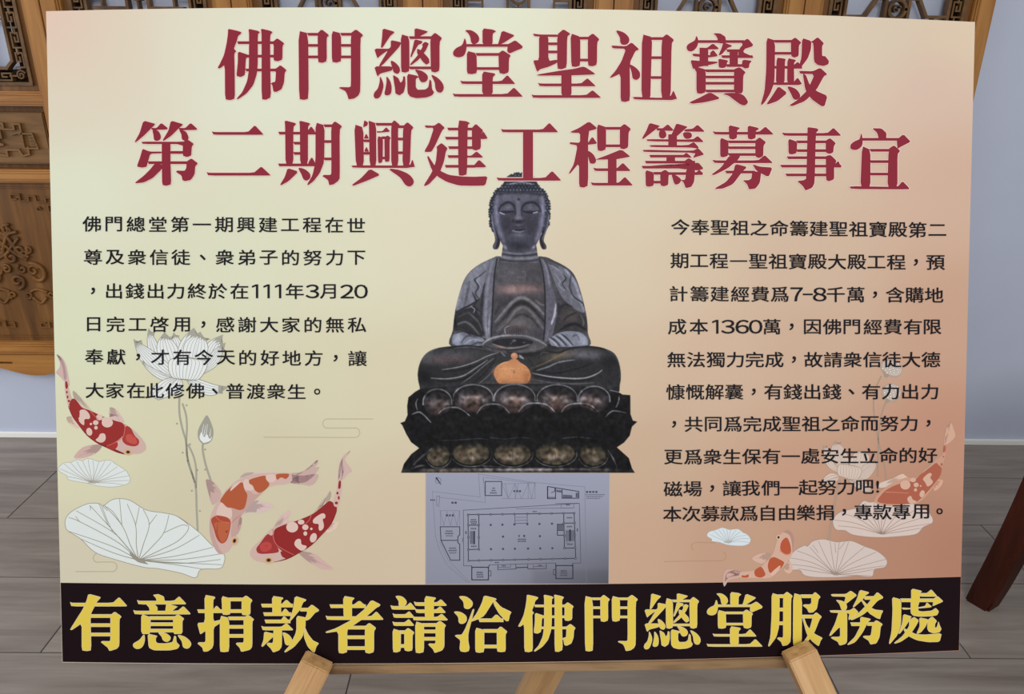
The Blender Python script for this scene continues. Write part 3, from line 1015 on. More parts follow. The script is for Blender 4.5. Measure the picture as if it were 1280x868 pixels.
F['程'] = (700, 140, 6.4, '''P 82,160 150,130 232,76 295,128 285,140 225,155 225,590 190,607 152,600 152,410 80,495 70,490 110,420 140,270 80,258 75,243 160,248 160,170 95,167
P 222,250 258,198 300,255 222,264
S 222,315 265,340 288,385 280,410 255,415 235,400
P 295,98 368,122 368,300 330,315 298,308
h 360 485 132
h 360 485 272
P 478,125 515,95 568,137 548,165 545,285 510,300 478,292
P 285,380 380,345 490,300 560,355 550,362 450,380 290,383
v 382 452 370 580
H 265 562 463 108 56
H 245 580 579 112 60''')
F['籌'] = (700, 140, 6.4, '''P 715,88 800,112 780,130 740,160 665,218 655,212 690,150
P 775,130 820,132 862,98 908,145 900,153 770,150
S 800,150 840,155 850,190 830,212 800,208 790,180
P 930,92 1022,120 1000,138 930,200 880,205 910,140
P 1000,140 1060,135 1100,102 1155,155 1150,160 990,158
S 990,165 1040,165 1055,190 1040,212 1005,215 985,190
P 690,218 1060,222 1100,192 1148,238 1140,243 700,236
v 865 935 180 280
P 710,265 1020,268 1070,240 1110,285 1100,295 1050,286 730,283
P 660,302 1060,312 1105,290 1150,338 1145,345 1060,370 1085,327 670,322
h 715 1015 355
P 980,350 1010,325 1055,365 1040,368 980,365
v 850 920 352 408
h 680 1080 403
P 985,400 1030,368 1085,410 985,412
P 650,430 660,450 1070,455 1075,430 1105,405 1148,455 1100,470 1070,450
h 655 1080 443
P 682,465 750,485 750,590 715,600 685,595
h 745 810 492
h 745 810 563
P 800,485 840,462 880,490 868,510 865,585 830,597 802,588
S 895,500 940,515 968,545 950,575 920,580 905,550
h 860 1140 494
P 1080,490 1115,462 1148,500 1080,508
P 1010,455 1080,455 1072,560 1050,600 1005,612 985,560 960,545 1000,545''')
F['募'] = (880, 140, 4.7407, '''H 50 410 127 85 40
P 145,78 205,92 212,98 195,110 195,155 170,165 148,158
P 258,80 318,94 325,102 305,115 305,155 280,165 258,158
P 95,152 145,172 143,260 115,270 95,266
h 140 310 178
h 140 310 213
h 140 310 253
P 303,170 328,150 367,180 352,200 350,262 325,275 303,265
H 48 405 296 85 40
P 150,258 215,260 200,285 140,335 60,375 42,372 100,330
P 185,308 250,325 248,335 230,350 170,430 110,455 68,458 65,452 130,415 170,365
P 285,310 330,325 405,330 385,380 370,382 310,350
h 125 300 357
P 285,350 338,358 330,420 305,455 265,460 255,430 228,405 265,405 280,395''')
F['事'] = (880, 140, 4.7407, '''H 460 810 134 80 40
P 612,90 670,98 678,108 662,125 655,420 640,450 600,467 585,440 550,410 590,405 605,395 612,120
P 498,158 552,178 548,245 520,253 500,248
h 545 730 178
h 545 730 230
P 720,170 745,155 780,185 768,205 765,240 745,250 720,242
h 490 730 272
P 720,262 748,255 785,290 770,320 770,400 740,412 722,405
h 452 812 322
P 772,312 795,290 812,330 772,330
h 482 730 374''')
F['宜'] = (880, 140, 4.7407, '''P 995,97 1050,98 1080,125 1078,160 1035,163 1025,125
S 930,127 938,160 935,200 905,225 870,220 868,195 890,175 920,160
h 928 1155 163
P 1140,165 1180,132 1222,175 1215,182 1160,210 1145,220
P 935,202 985,225 985,452 925,452
h 980 1100 228
h 980 1100 295
h 980 1100 369
P 1092,218 1125,198 1162,232 1145,250 1145,452 1085,452
P 860,440 870,458 1212,460 1215,452 1175,410 1145,445''')
F['有'] = (80, 730, 7.529, '''H 60 592 196 130 70
P 232,95 345,125 342,135 310,170 250,290 258,625 215,632 170,625 170,370 75,435 60,430 110,350 180,240 215,160
h 250 445 303
h 250 445 389
h 250 445 477
P 440,295 480,263 543,308 522,335 522,580 500,610 430,632 415,600 350,550 360,540 430,542 440,530''')
F['意'] = (80, 730, 7.529, '''P 840,105 890,98 940,120 950,170 900,185 875,175 870,135
H 690 1148 177 112 58
P 775,190 850,190 880,220 880,270 810,270 805,225
P 965,185 1070,215 1060,222 1000,270 955,270
H 655 1190 271 118 60
P 730,285 815,315 815,470 730,472
h 810 1040 322
h 810 1040 380
h 810 1040 440
P 1030,315 1075,287 1132,328 1115,350 1115,470 1030,472
S 755,480 760,540 735,595 690,612 655,590 660,560 710,530
P 790,470 880,490 865,510 865,540 880,560 960,562 1025,550 1040,490 1055,495 1060,550 1090,580 1070,610 1000,625 850,625 800,600
S 893,460 950,462 1000,495 1000,525 970,545 935,530 920,495
S 1075,485 1140,500 1190,545 1195,580 1165,608 1125,595 1110,540''')
F['捐'] = (240, 730, 7.529, '''P 120,105 215,122 218,135 200,150 200,355 270,340 265,370 203,410 203,570 190,605 150,635 110,637 100,600 55,562 65,552 120,552 130,540 130,440 85,472 78,470 52,370 125,365
h 55 290 258
P 200,245 233,205 285,260 200,266
P 280,115 362,138 362,285 325,292 288,288
h 355 475 147
h 355 475 257
P 470,140 510,110 570,155 550,185 550,285 510,295 470,290
P 265,300 350,322 350,635 300,642 265,635
h 345 495 325
h 345 495 405
h 345 495 490
P 488,318 530,292 585,335 568,355 568,590 545,620 465,640 450,600 415,565 425,555 480,555 490,540''')
F['款'] = (240, 730, 7.529, '''P 755,115 855,130 858,140 838,155 838,300 760,300
h 655 950 205
P 838,200 890,148 948,205 945,215 838,215
h 675 932 286
P 838,280 880,230 930,290 838,296
h 688 926 354
P 835,345 868,303 925,360 835,366
H 655 950 421 108 50
P 770,425 848,425 845,590 820,625 765,645 745,610 705,570 715,555 765,560
P 682,450 770,470 770,492 740,520 665,592 655,585 675,530
S 858,460 910,480 945,530 940,560 910,578 880,565 868,510
P 970,115 1075,148 1070,160 1045,175 1020,240 930,348 920,342 955,230
h 1015 1110 243
P 1085,235 1130,195 1195,245 1190,258 1160,270 1110,330 1080,345 1065,330 1085,280
P 985,300 1080,320 1068,350 1068,400 1040,500 960,595 880,645 870,638 930,570 985,450
P 1060,400 1090,470 1140,535 1195,560 1170,590 1155,645 1140,645 1090,590 1055,500''')
F['者'] = (400, 730, 7.529, '''P 220,115 320,132 322,140 300,160 300,325 225,325
h 95 430 211
P 305,207 372,158 430,210 305,222
H 55 595 323 115 62
P 485,152 568,195 560,210 530,225 440,305 300,400 255,430 258,640 215,655 175,648 175,445 60,462 55,452 150,420 300,340 420,240
h 255 430 412
h 255 430 503
h 255 430 605
P 425,400 465,368 528,415 508,445 508,640 465,655 425,645''')
F['請'] = (400, 730, 7.529, '''S 715,118 770,120 812,160 808,195 780,212 745,205 740,160
H 665 900 226 88 50
H 685 885 303 82 44
H 683 883 379 85 46
P 685,422 760,445 760,630 720,645 688,640
h 755 810 455
h 755 810 585
P 795,445 830,415 888,458 870,485 870,625 830,635 795,625
P 985,115 1085,130 1090,140 1070,155 1070,330 990,330
H 885 1190 191 92 44
H 895 1180 258 88 46
H 870 1200 328 98 46
P 898,355 978,378 978,640 935,652 900,645
h 970 1095 387
h 970 1095 448
h 970 1095 517
P 1090,375 1130,348 1185,390 1170,415 1170,590 1150,625 1080,650 1065,615 1020,572 1030,562 1080,565 1090,550''')
F['洽'] = (560, 730, 7.529, '''S 108,122 170,122 225,165 228,205 195,235 155,225 145,170
S 60,265 120,268 170,305 172,350 140,375 105,365 95,310
P 235,238 247,242 220,350 190,470 190,540 202,600 195,632 160,642 120,635 110,610 118,530 65,490 80,482 130,480 160,430 200,330
P 340,110 450,138 455,148 430,160 340,300 290,330 222,355 220,345 270,280 320,180
P 425,160 440,155 500,220 597,265 580,295 570,350 545,350 480,280 435,200
h 290 520 343
P 400,340 455,285 520,345 400,352
P 258,412 340,435 340,640 295,648 258,640
h 335 470 443
h 335 470 590
P 460,435 495,400 558,450 540,475 542,635 500,642 462,635''')
F['服'] = (870, 730, 7.529, '''P 712,88 785,108 780,400 755,500 690,588 678,585 700,500 712,300
h 775 830 117
h 775 830 242
h 775 830 372
P 820,105 855,75 908,115 892,140 890,540 860,575 815,585 800,545 762,515 775,505 815,508 820,490
P 915,88 995,110 992,580 950,590 912,582
h 988 1095 117
P 1085,112 1120,78 1170,122 1150,145 1135,235 1100,268 1060,270 1045,235 1005,205 1015,195 1070,195 1085,180
h 988 1115 308
P 1000,320 1015,320 1040,390 1080,440 1120,475 1190,510 1170,535 1155,580 1145,582 1090,540 1040,470
P 1095,298 1130,268 1182,310 1160,335 1115,450 1070,520 1010,582 990,588 988,580 1050,490 1095,330''')
F['務'] = (1030, 730, 7.529, '''P 65,98 205,98 250,65 308,108 260,145 210,185 190,170 205,120 75,118
P 112,152 165,160 205,180 215,220 205,245 165,248 145,190
P 52,250 240,252 280,225 323,268 270,310 235,340 230,330 240,275 65,270
P 140,255 215,255 215,540 200,565 145,580 130,545 65,510 75,500 140,500 152,490 150,400 60,490 48,485 105,370
P 335,58 420,80 415,92 390,105 360,150 280,220 270,215 310,140
h 375 475 133
P 460,125 500,78 560,130 500,160 430,240 350,300 260,342 245,330 330,270 410,190
P 345,150 365,155 420,215 480,245 555,252 535,290 525,330 500,325 420,275
P 340,310 435,330 432,340 410,360 360,460 290,550 225,575 220,568 290,500 340,400
h 250 350 380
h 400 490 378
P 455,375 490,342 550,380 530,405 520,500 490,560 435,570 420,535 365,500 375,490 440,490''')
F['處'] = (1030, 730, 7.529, '''P 640,125 725,150 722,380 690,480 620,565 610,560 635,450 645,250
h 720 1035 155
P 820,45 920,68 898,90 898,155 820,155
H 890 1058 104 92 50
P 1025,145 1065,115 1117,162 1110,170 1020,210 1025,185
P 815,150 895,170 882,210 885,255 920,262 1010,255 1050,228 1078,262 1060,295 1000,305 900,308 840,300 815,275
P 730,225 815,230 900,220 950,210 965,175 1012,215 990,222 745,243
P 745,285 820,308 815,320 765,400 710,470 700,465 735,370
P 800,345 845,312 890,345 860,400 800,490 720,545 665,562 660,555 740,490 800,400
P 755,420 775,430 860,475 950,480 1105,465 1085,545 980,548 870,530 790,490 750,440
P 895,318 980,335 955,400 910,455 880,470 870,465 900,400
P 975,340 1015,308 1060,350 1042,375 1040,415 1060,410 1075,355 1085,390 1102,425 1085,455 1030,465 985,450 970,420''')

def glyph(ch):
    x0, y0, s, src = F[ch]
    t = 11*s/6.4*(1.18 if y0 > 500 else 1.0)          # half thickness of a thin bar
    out = []
    for line in src.strip().split('\n'):
        k, _, r = line.strip().partition(' ')
        if k in 'PS':
            p = parse(r)
            p = smooth(p, 4) if k == 'S' else chaikin(p, 0.14)
        else:
            a = [float(v) for v in r.split()]
            if k == 'v':
                p = np.array([(a[0], a[2]), (a[1], a[2]), (a[1], a[3]), (a[0], a[3])])
            elif k == 'h':
                x, X, y = a
                p = np.array([(x-2, y-t), (X, y-t), (X, y+t), (x+8, y+t)])
            else:
                x, X, y = a[:3]; w, hh = (a[3], a[4]) if len(a) > 3 else (115, 68)
                p = chaikin(np.array([(x, y-t*1.5), (x+22, y-t), (X-w, y-t), (X-w*0.55, y-hh), (X, y+t*0.5), (X-4, y+t), (x+14, y+t)]), 0.10)
        out.append(np.asarray(p)/s + np.array([x0, y0]))
    return out

def headline(name, chars, col, halo, halo_w, layer, parent, fits=None):
    pr = Print(); hl = Print()
    for i, ch in enumerate(chars):
        g = glyph(ch)
        if fits and fits.get(i):
            q = np.concatenate(g); lo, hi = q.min(0), q.max(0)
            a, b, c, d = fits[i]
            g = [(p-lo)/(hi-lo)*np.array([b-a, d-c]) + np.array([a, c]) for p in g]
        for k, p in enumerate(g):
            pr.poly(p, col, k)
            hl.poly(grow(p, halo_w), halo, k)
    o = pr.build(name, layer, parent)
    hl.build('lettering_outline', -7, o)
    return o

RED, PINKW = (138, 40, 56), (238, 206, 196)
GOLD, PALEG = (226, 200, 78), (222, 205, 165)
headline('heading_line', '佛門總堂聖祖寶殿', RED, PINKW, 0.85, 24, poster)
headline('heading_line', '第二期興建工程籌募事宜', RED, PINKW, 0.85, 24, poster)
def gold_line():
    chars = '有意捐款者請洽佛門總堂服務處'
    fits = {7: (648.1, 719.0, 743.8, 815.2), 8: (730.9, 796.9, 744.3, 814.3), 9: (805.0, 875.4, 742.2, 811.7), 10: (883.5, 952.7, 740.6, 808.4)}
    pr = Print(); rim = Print()
    for i, ch in enumerate(chars):
        g = glyph(ch)
        if i in fits:
            q = np.concatenate(g); lo, hi = q.min(0), q.max(0); a, b, c, d = fits[i]
            g = [(p-lo)/(hi-lo)*np.array([b-a, d-c]) + np.array([a, c]) for p in g]
        for k, p in enumerate(g):
            pr.poly(grow(p, -0.45), GOLD, k)
            rim.poly(grow(p, 0.25), PALEG, k)
    o = pr.build('footer_lettering', 24, poster)
    rim.build('lettering_outline', -7, o)
gold_line()
# ================================================================ the two paragraphs, set character by character
_gc = {}
# the numeral one of this hand: a bare stem with a flag
_gc['1'] = (np.array([(0.28, 0), (0.375, 0), (0.375, 0.76), (0.28, 0.76), (0.08, 0.59), (0.08, 0.67), (0.28, 0.68)]), [(0, 1, 2, 3), (4, 6, 3, 5)])
def char_mesh(ch):
    """filled outline of a character from the built-in typeface, boxed to 1 x 1 em"""
    if ch in _gc:
        return _gc[ch]
    cu = bpy.data.curves.new('lettering_source', 'FONT'); cu.body = ch; cu.size = 1.0
    cu.fill_mode = 'FRONT'; cu.resolution_u = 3; cu.offset = 0.0
    ob = bpy.data.objects.new('lettering_source', cu); COL.objects.link(ob)
    dg = bpy.context.evaluated_depsgraph_get()
    me = bpy.data.meshes.new_from_object(ob.evaluated_get(dg))
    v = np.zeros(len(me.vertices)*3); me.vertices.foreach_get('co', v); v = v.reshape(-1, 3)[:, :2]
    f = [tuple(p.vertices) for p in me.polygons]
    bpy.data.meshes.remove(me); bpy.data.objects.remove(ob); bpy.data.curves.remove(cu)
    _gc[ch] = (v, f)
    return _gc[ch]

def spread(n, a, b):
    return list(np.linspace(a, b, n))

LINES = [
    ('佛門總堂第一期興建工程在世', spread(13, 115, 445.2), 280.2, 281.6),
    ('尊及衆信徒、衆弟子的努力下', spread(13, 116.5, 445.6), 321.6, 322.4),
    ('，出錢出力終於在111年3月20', [116.5, 142.8, 168.8, 194.7, 219.7, 246.4, 272.4, 299.3, 319.0, 333.4, 347.8, 368.6, 390.6, 410.0, 433.9, 451.4], 363.9, 364.6),
    ('日完工啓用，感謝大家的無私', spread(13, 117.3, 446.2), 405.6, 406.4),
    ('奉獻，才有今天的好地方，讓', spread(13, 118, 447), 446.2, 448.2),
    ('大家在此修佛、普渡衆生。', [118.7, 144, 170, 193.6, 219, 244.2, 268.7, 294.2, 320, 345.3, 371, 396.6], 488.2, 489.8),
    ('今奉聖祖之命籌建聖祖寶殿第二', spread(14, 850.4, 1171.4), 284.0, 287.8),
    ('期工程—聖祖寶殿大殿工程，預', spread(14, 849.2, 1169.2), 326.0, 328.4),
    ('計籌建經費為7–8千萬，含購地', [848.2, 874.2, 899.4, 925, 950, 974.4, 995.6, 1009.6, 1024.5, 1044.5, 1069.5, 1093.5, 1118.7, 1142.8, 1167.4], 367.4, 369.0),
    ('成本1360萬，因佛門經費有限', [846.4, 873.4, 894.0, 909.8, 927.6, 944.4, 964.7, 989.2, 1015.3, 1039.8, 1064.6, 1090.8, 1115.8, 1140.7, 1165.5], 408.6, 408.8),
    ('無法獨力完成，故請衆信徒大德', spread(14, 845.5, 1163.3), 449.8, 449.8),
    ('慷慨解囊，有錢出錢、有力出力', spread(14, 844.2, 1161.8), 490.2, 489.8),
    ('，共同為完成聖祖之命而努力，', spread(14, 842.5, 1160.3), 530.6, 529.4),
    ('更為衆生保有一處安生立命的好', spread(14, 841.7, 1159.4), 571.6, 569.1),
    ('磁場，讓我們一起努力吧!', [841.2, 865.7, 890, 914.9, 938.3, 962.8, 986.4, 1010, 1033.7, 1057.1, 1081, 1096.8], 611.4, 608.6),
    ('本次募款為自由樂捐，專款專用。', spread(15, 840.3, 1174.2), 642.8, 639.4),
]
INKB = (24, 22, 28)
for body, xs, ya, yb in LINES:
    V = []; Fc = []
    for ch, x in zip(body, xs):
        y = ya + (yb-ya)*(x-xs[0])/(xs[-1]-xs[0])
        src = {'為': '爲'}.get(ch, chr(ord(ch)+0xFEE0) if ch in '023456789' else ch)
        v, f = char_mesh(src)
        if not len(v):
            continue
        lo, hi = v.min(0), v.max(0)
        c = (lo+hi)/2
        sx, sy = 24.4, 20.6
        if ch in '，、。':
            sx = sy = 24.0
        if ch in '0123678':
            sx, sy = 25.0, 21.0
            if ch != '1':
                sx = 16.5/(hi[0]-lo[0]) if ch != '7' else 15.0/(hi[0]-lo[0])
            sy = 17.0/(hi[1]-lo[1])
        if ch == '–':
            sx = 12.0/(hi[0]-lo[0]); sy = 26
        if ch == '—':
            sx = 21.0/(hi[0]-lo[0]); sy = 22
        q = (v-c)*np.array([sx, -sy]) + np.array([x, y])
        for n_, (ox, oy) in enumerate(((0.26, 0.17), (-0.26, 0.17), (0.26, -0.17), (-0.26, -0.17))):
            b = BPs(q + np.array([ox, oy]))
            i0 = len(V)
            V += [(a, d, n_*0.5*LAY) for a, d in b]
            Fc += [tuple(i0+k for k in p) for p in f]
    me = bpy.data.meshes.new('paragraph_line'); me.from_pydata(V, [], Fc); bend(me, False)
    o = link_mesh('paragraph_line', me, poster, [ink(INKB)])
    o.location = (0, 0, 26*LAY)
# ================================================================ printed koi, lotus and cloud lines
def fr(x0, y0, s):
    def f(p):
        if isinstance(p, str):
            p = parse(p)
        return np.asarray(p, float)/s + np.array([x0, y0])
    f.s = s
    return f

def tint(c, px, k):
    """ink printed half-transparently over the board colour"""
    b = board_color(np.array([px[0]]), np.array([px[1]]))[0]
    return tuple(int(round(c[i]*k + b[i]*(1-k))) for i in range(3))

def one(name, layer, parent, items):
    pr = Print()
    for n, (p, c) in enumerate(items):
        pr.poly(p, c, n*0.12)
    return pr.build(name, layer, parent)

def koi(layer, f, body, fins, tails, patches, whites, head, lines, eye, cb, cr, ch, dots=(), shade=()):
    """one fish: body with patches, fins, tail and eye as its pieces"""
    B = smooth(f(body))
    k = Print(); k.poly(B, cb['body'], 0)
    for s, c in shade:
        k.poly(smooth(f(s), 3), c, 0.6)
    o = k.build('koi_print', layer, poster)
    for s, c in fins:
        pts = smooth(f(s), 3)
        q = Print(); q.poly(pts, tuple(min(235, int(v*1.03+4)) for v in c), 0)
        r0 = (pts[0]+pts[-1])/2; dd = np.linalg.norm(pts-r0, axis=1); md = dd.max()
        fr_ = np.array([0.72, 0.5, 0.66, 0.46])[np.arange(len(pts)) % 4]
        q.poly(r0 + (pts-r0)*np.where(dd < md*0.45, 0.97, fr_)[:, None], tuple(int(v*0.88) for v in c), 0.6)
        # fin rays
        a = pts[:len(pts)//2]; b = pts[len(pts)//2:][::-1]; n = min(len(a), len(b))
        root = (pts[0]+pts[-1])/2
        for t in (0.25, 0.5, 0.75):
            i = int(t*len(pts))
            q.strip(np.array([root*0.8+pts[i]*0.2, pts[i]*0.88+root*0.12]), 0.7, tuple(int(v*0.9) for v in c), 1, 0.3)
        q.build('fin', -1 if True else 1, o)
    for s, c in tails:
        q = Print(); q.poly(smooth(f(s), 3), c, 0)
        q.build('tail', -0.5, o)
    for s in patches:
        one('red_patch', 1.2, o, [(chaikin(f(s), 0.2, 2), cr)])
    if head:
        hp = [(chaikin(f(head[0]), 0.22, 2), ch)]
        if len(head) > 1:
            hp.append((smooth(f(head[1]), 3), head[2]))
        one('head_patch', 1.6, o, hp)
    w = Print()
    for n, s in enumerate(whites):
        p = ellipse(*s) if isinstance(s, tuple) else chaikin(parse(s), 0.24, 2)
        w.poly(f(p), cb['white'], n*0.1)
    if whites:
        w.build('white_patch', 2.2, o)
    if dots:
        d = Print()
        for s in dots:
            d.poly(f(ellipse(*s)), cr, 0)
        d.build('spots', 2.4, o)
    if lines:
        d = Print()
        for s, wd in lines:
            d.strip(smooth_open(f(s)), wd, cb['line'], 0, wd*0.7)
        d.build('gill_line', 2.6, o)
    if eye:
        cx, cy, rx, ry, rot = eye
        one('eye', 2.8, o, [(f(ellipse(cx, cy, rx*1.25, ry*1.25, rot)), cb['body']), (f(ellipse(cx, cy, rx, ry, rot)), cb['iris']),
                            (f(ellipse(cx, cy, rx*0.62, ry*0.66, rot)), cb['ring']), (f(ellipse(cx, cy, rx*0.36, ry*0.42, rot)), (34, 22, 22))])
    return o

CB = dict(body=(208, 176, 166), white=(221, 192, 180), line=(205, 110, 100), iris=(214, 176, 128), ring=(150, 108, 76))
FIN, FIN2 = (205, 176, 168), (198, 166, 158)
K1 = fr(65, 435, 5.985)
koi(10, K1, '105,240 125,300 150,380 200,440 290,490 400,525 520,560 590,600 650,655 695,715 700,760 660,790 600,795 560,800 490,785 400,745 330,710 260,655 200,580 150,510 120,430 100,340 95,270',
    [('160,320 230,390 290,460 340,530 310,525 260,470 200,440 165,380', (200, 184, 166)),
     ('432,447 470,455 510,500 540,560 470,545 430,530 440,490', FIN), ('375,730 320,725 230,745 165,815 200,828 270,815 340,780', FIN2), ('110,520 150,515 195,560 200,605 150,585 120,555', (214, 188, 172))],
    [('35,50 75,75 105,130 125,230 130,285 100,260 60,215 30,185 55,150 60,110', (206, 176, 170)), ('35,50 70,75 95,130 110,225 92,235 82,160 62,100', (176, 146, 146))],
    ['145,385 165,378 190,400 225,450 290,470 380,515 430,530 470,545 530,560 552,600 540,650 500,690 420,735 370,720 320,700 260,645 200,575 150,500 125,430', '100,245 115,255 122,290 112,312 100,295'],
    ['205,465 250,460 285,500 285,535 240,530 245,580 225,575 195,540 210,500', (355, 520, 24, 22), (415, 560, 42, 36), (395, 540, 22, 20), (328, 560, 21, 18), (292, 570, 9, 9), (330, 598, 13, 14), (280, 628, 22, 30, -15), '360,640 400,640 405,690 370,715 320,690 350,670'],
    ['550,580 590,595 620,660 655,690 650,725 620,740 560,730 525,700 530,650', '560,650 600,650 635,690 630,720 590,715 555,690', (196, 84, 74)],
    [('545,570 545,620 530,670 480,705 410,735', 0.9), ('290,475 320,510 350,535', 0.9)], (570, 780, 28, 20, 5), CB, (152, 48, 46), (168, 60, 56),
    dots=[(112, 332, 6, 10), (118, 368, 6, 12), (128, 398, 9, 9), (196, 512, 12, 10), (195, 540, 9, 7)],
    shade=[('120,430 150,510 200,580 260,655 330,710 400,745 490,785 560,800 500,770 400,725 300,670 215,580 160,500', (132, 40, 44))])
one('red_patch', 14, poster.children[-1] if False else [o for o in COL.objects if o.name == 'koi_print'][0], [(chaikin(K1('400,738 450,715 490,700 495,735 465,770 430,755'), 0.2, 2), (168, 54, 52))]).location = (0, 0, 1.4*LAY)

K2 = fr(250, 565, 6.2)
koi(10, K2, '700,170 590,165 500,165 400,175 300,215 220,280 160,350 110,430 80,510 75,620 100,720 140,785 180,792 230,760 262,690 290,610 305,520 350,460 430,370 500,300 560,265 700,240',
    [('45,220 90,225 130,265 165,330 100,415 70,330', (192, 162, 154)), ('400,400 445,375 470,385 560,410 570,425 530,450 470,470 370,470 330,490', (206, 180, 176)), ('310,200 350,165 430,158 590,155 580,166 450,172 350,192', (206, 186, 176)), ('300,515 325,515 315,590 285,645 285,590', (186, 152, 146))],
    [('700,170 780,160 850,120 905,65 912,90 890,120 925,120 895,170 920,180 900,230 860,262 800,255 700,240', (198, 170, 162)), ('700,180 800,185 890,172 850,215 800,240 700,240', (160, 126, 126)), ('700,172 780,160 850,115 905,65 908,80 840,135 770,175 700,190', (170, 138, 136))],
    ['150,385 200,310 260,255 330,232 345,270 345,295 370,330 360,390 345,440 310,455 250,435 210,432 180,400', '378,215 510,178 510,215 545,250 510,295 460,322 425,300 410,260 380,245', '590,170 692,168 690,190 665,215 630,195 600,220 587,200'],
    ['232,310 240,280 270,245 330,222 300,250 262,285', '165,390 180,400 200,432 250,440 250,522 190,500 120,490 140,430', '510,175 590,172 590,228 545,240 512,212', '340,215 378,210 382,250 412,265 420,300 350,300 335,260'],
    ['80,520 130,490 200,500 242,532 235,600 210,690 170,718 130,680 105,590', '110,560 150,545 232,550 222,620 195,690 165,700 140,640', (186, 98, 66)],
    [('118,495 150,530 200,548 245,550', 0.9), ('250,548 280,515 320,495', 0.8)], (268, 690, 24, 30, 20), CB, (178, 90, 58), (172, 76, 54),
    shade=[('250,430 300,345 370,300 430,330 500,300 430,370 350,460 305,520 290,610 262,690 240,640 250,540', (196, 160, 150)), ('80,510 75,620 100,720 140,785 180,792 150,750 115,660 95,560', (196, 160, 152))])
K3 = fr(305, 555, 5.107)
koi(10, K3, '605,225 590,300 560,390 500,440 420,470 330,490 250,510 180,540 110,610 50,670 40,710 65,740 110,755 180,758 270,740 350,700 430,650 500,580 560,510 595,420 620,320 622,240',
    [('550,300 555,340 520,400 450,470 395,515 440,460 500,400 530,340', (200, 180, 164)), ('190,545 210,500 245,450 290,425 295,450 280,480 295,515 240,520', FIN), ('345,690 400,690 460,710 520,760 570,800 500,800 450,775 400,745', FIN2), ('530,510 600,495 590,540 540,570 520,560', (214, 188, 170))],
    [('680,45 640,75 610,130 600,230 625,235 665,190 690,175 660,130 645,95', (206, 176, 168)), ('680,45 640,75 612,130 602,225 622,228 640,160 630,110', (176, 148, 146))],
    ['190,545 260,515 330,495 440,450 500,400 545,362 570,375 575,400 598,405 575,470 530,550 480,600 410,655 345,705 290,715 220,670 190,610', '605,235 620,235 618,285 600,290', '230,680 320,708 270,735 240,720'],
    [(308, 532, 38, 34), (365, 500, 21, 16), (392, 533, 20, 18), (430, 543, 8, 8), (392, 573, 12, 14), (443, 600, 21, 31, 20), '345,605 365,610 365,645 400,650 400,665 370,690 320,650 325,620', '440,480 500,440 520,450 520,475 500,480 510,510 510,540 485,560 475,540 480,510 440,510'],
    ['150,570 175,590 190,570 200,630 230,690 190,700 90,705 75,670 100,640', '100,650 140,625 175,640 170,675 120,690', (186, 72, 68)],
    [('185,545 190,610 215,650 270,685 320,710', 0.9), ('430,455 415,490 385,515', 0.9)], (158, 743, 28, 20, -4), CB, (146, 42, 42), (158, 54, 52),
    dots=[(597, 315, 7, 9), (605, 345, 6, 12), (590, 378, 10, 9), (523, 490, 12, 9), (522, 516, 8, 6)],
    shade=[('595,420 560,510 500,580 430,650 350,700 270,740 180,758 260,735 345,690 430,630 500,560 550,490', (128, 36, 42))])
CB2 = dict(body=(212, 172, 152), white=(220, 182, 162), line=(200, 120, 95), iris=(220, 190, 160), ring=(120, 80, 60))
K4 = fr(890, 650, 5.565)
koi(10, K4, '560,230 570,140 550,85 520,72 480,95 450,150 425,230 380,290 300,350 200,365 200,405 300,405 400,405 470,350 520,300',
    [('410,235 340,235 280,265 300,290 360,302', (206, 168, 152)), ('510,310 545,290 560,350 530,375 500,350', (208, 170, 150))],
    [('200,360 150,345 95,350 75,405 85,465 120,420 200,400', (206, 168, 156)), ('200,362 150,350 100,375 90,430 120,400 200,385', (166, 126, 118))],
    ['430,257 470,275 505,295 490,325 470,345 400,378 385,320 400,270', '340,322 360,350 375,385 340,405 300,395 290,355', '205,385 230,390 255,376 255,403 205,403'],
    ['400,380 430,350 480,310 470,345 420,395'],
    ['520,115 545,170 552,230 515,245 470,210 480,150'], [('470,212 515,245 552,232', 0.8)], (462, 122, 14, 15, 0), CB2, (182, 88, 56), (184, 88, 58),
    shade=[('570,140 550,85 520,72 480,95 500,88 540,110 556,170 560,230', (178, 140, 128))])
CB3 = dict(body=(202, 154, 130), white=(213, 174, 152), line=(205, 140, 112), iris=(210, 160, 130), ring=(150, 90, 70))
K5 = fr(1090, 520, 7.233)
koi(10, K5, '650,250 640,340 580,400 480,500 400,560 300,560 160,620 60,700 20,780 150,815 300,800 420,785 520,690 600,570 640,440 665,330',
    [('600,350 590,400 520,470 440,570 400,600 450,520 520,450', (208, 170, 146)), ('560,590 640,580 620,640 560,680', (207, 160, 134)), ('130,610 200,560 280,525 300,570 200,600', (212, 182, 162))],
    [('710,60 670,110 650,250 690,250 750,190 740,130', (211, 168, 144)), ('710,60 672,110 655,240 672,235 690,150', (184, 146, 128))],
    ['580,420 600,445 632,470 620,540 560,620 480,710 400,785 330,800 150,800 30,780 110,680 200,630 300,600 380,590 450,520 520,470', '650,260 668,285 660,330 640,330'],
    [(300, 625, 46, 42), (370, 580, 26, 20), (398, 625, 23, 21), (438, 635, 8, 8), (392, 670, 14, 15), (452, 705, 22, 33, 20), '310,750 350,715 365,760 400,770 400,785 340,800', '450,570 520,510 545,530 520,560 560,600 500,650 480,600'],
    None, [('120,690 200,692 330,700', 0.9)], None, CB3, (174, 98, 76), (174, 98, 76), dots=[(628, 440, 9, 14), (645, 370, 7, 8)])

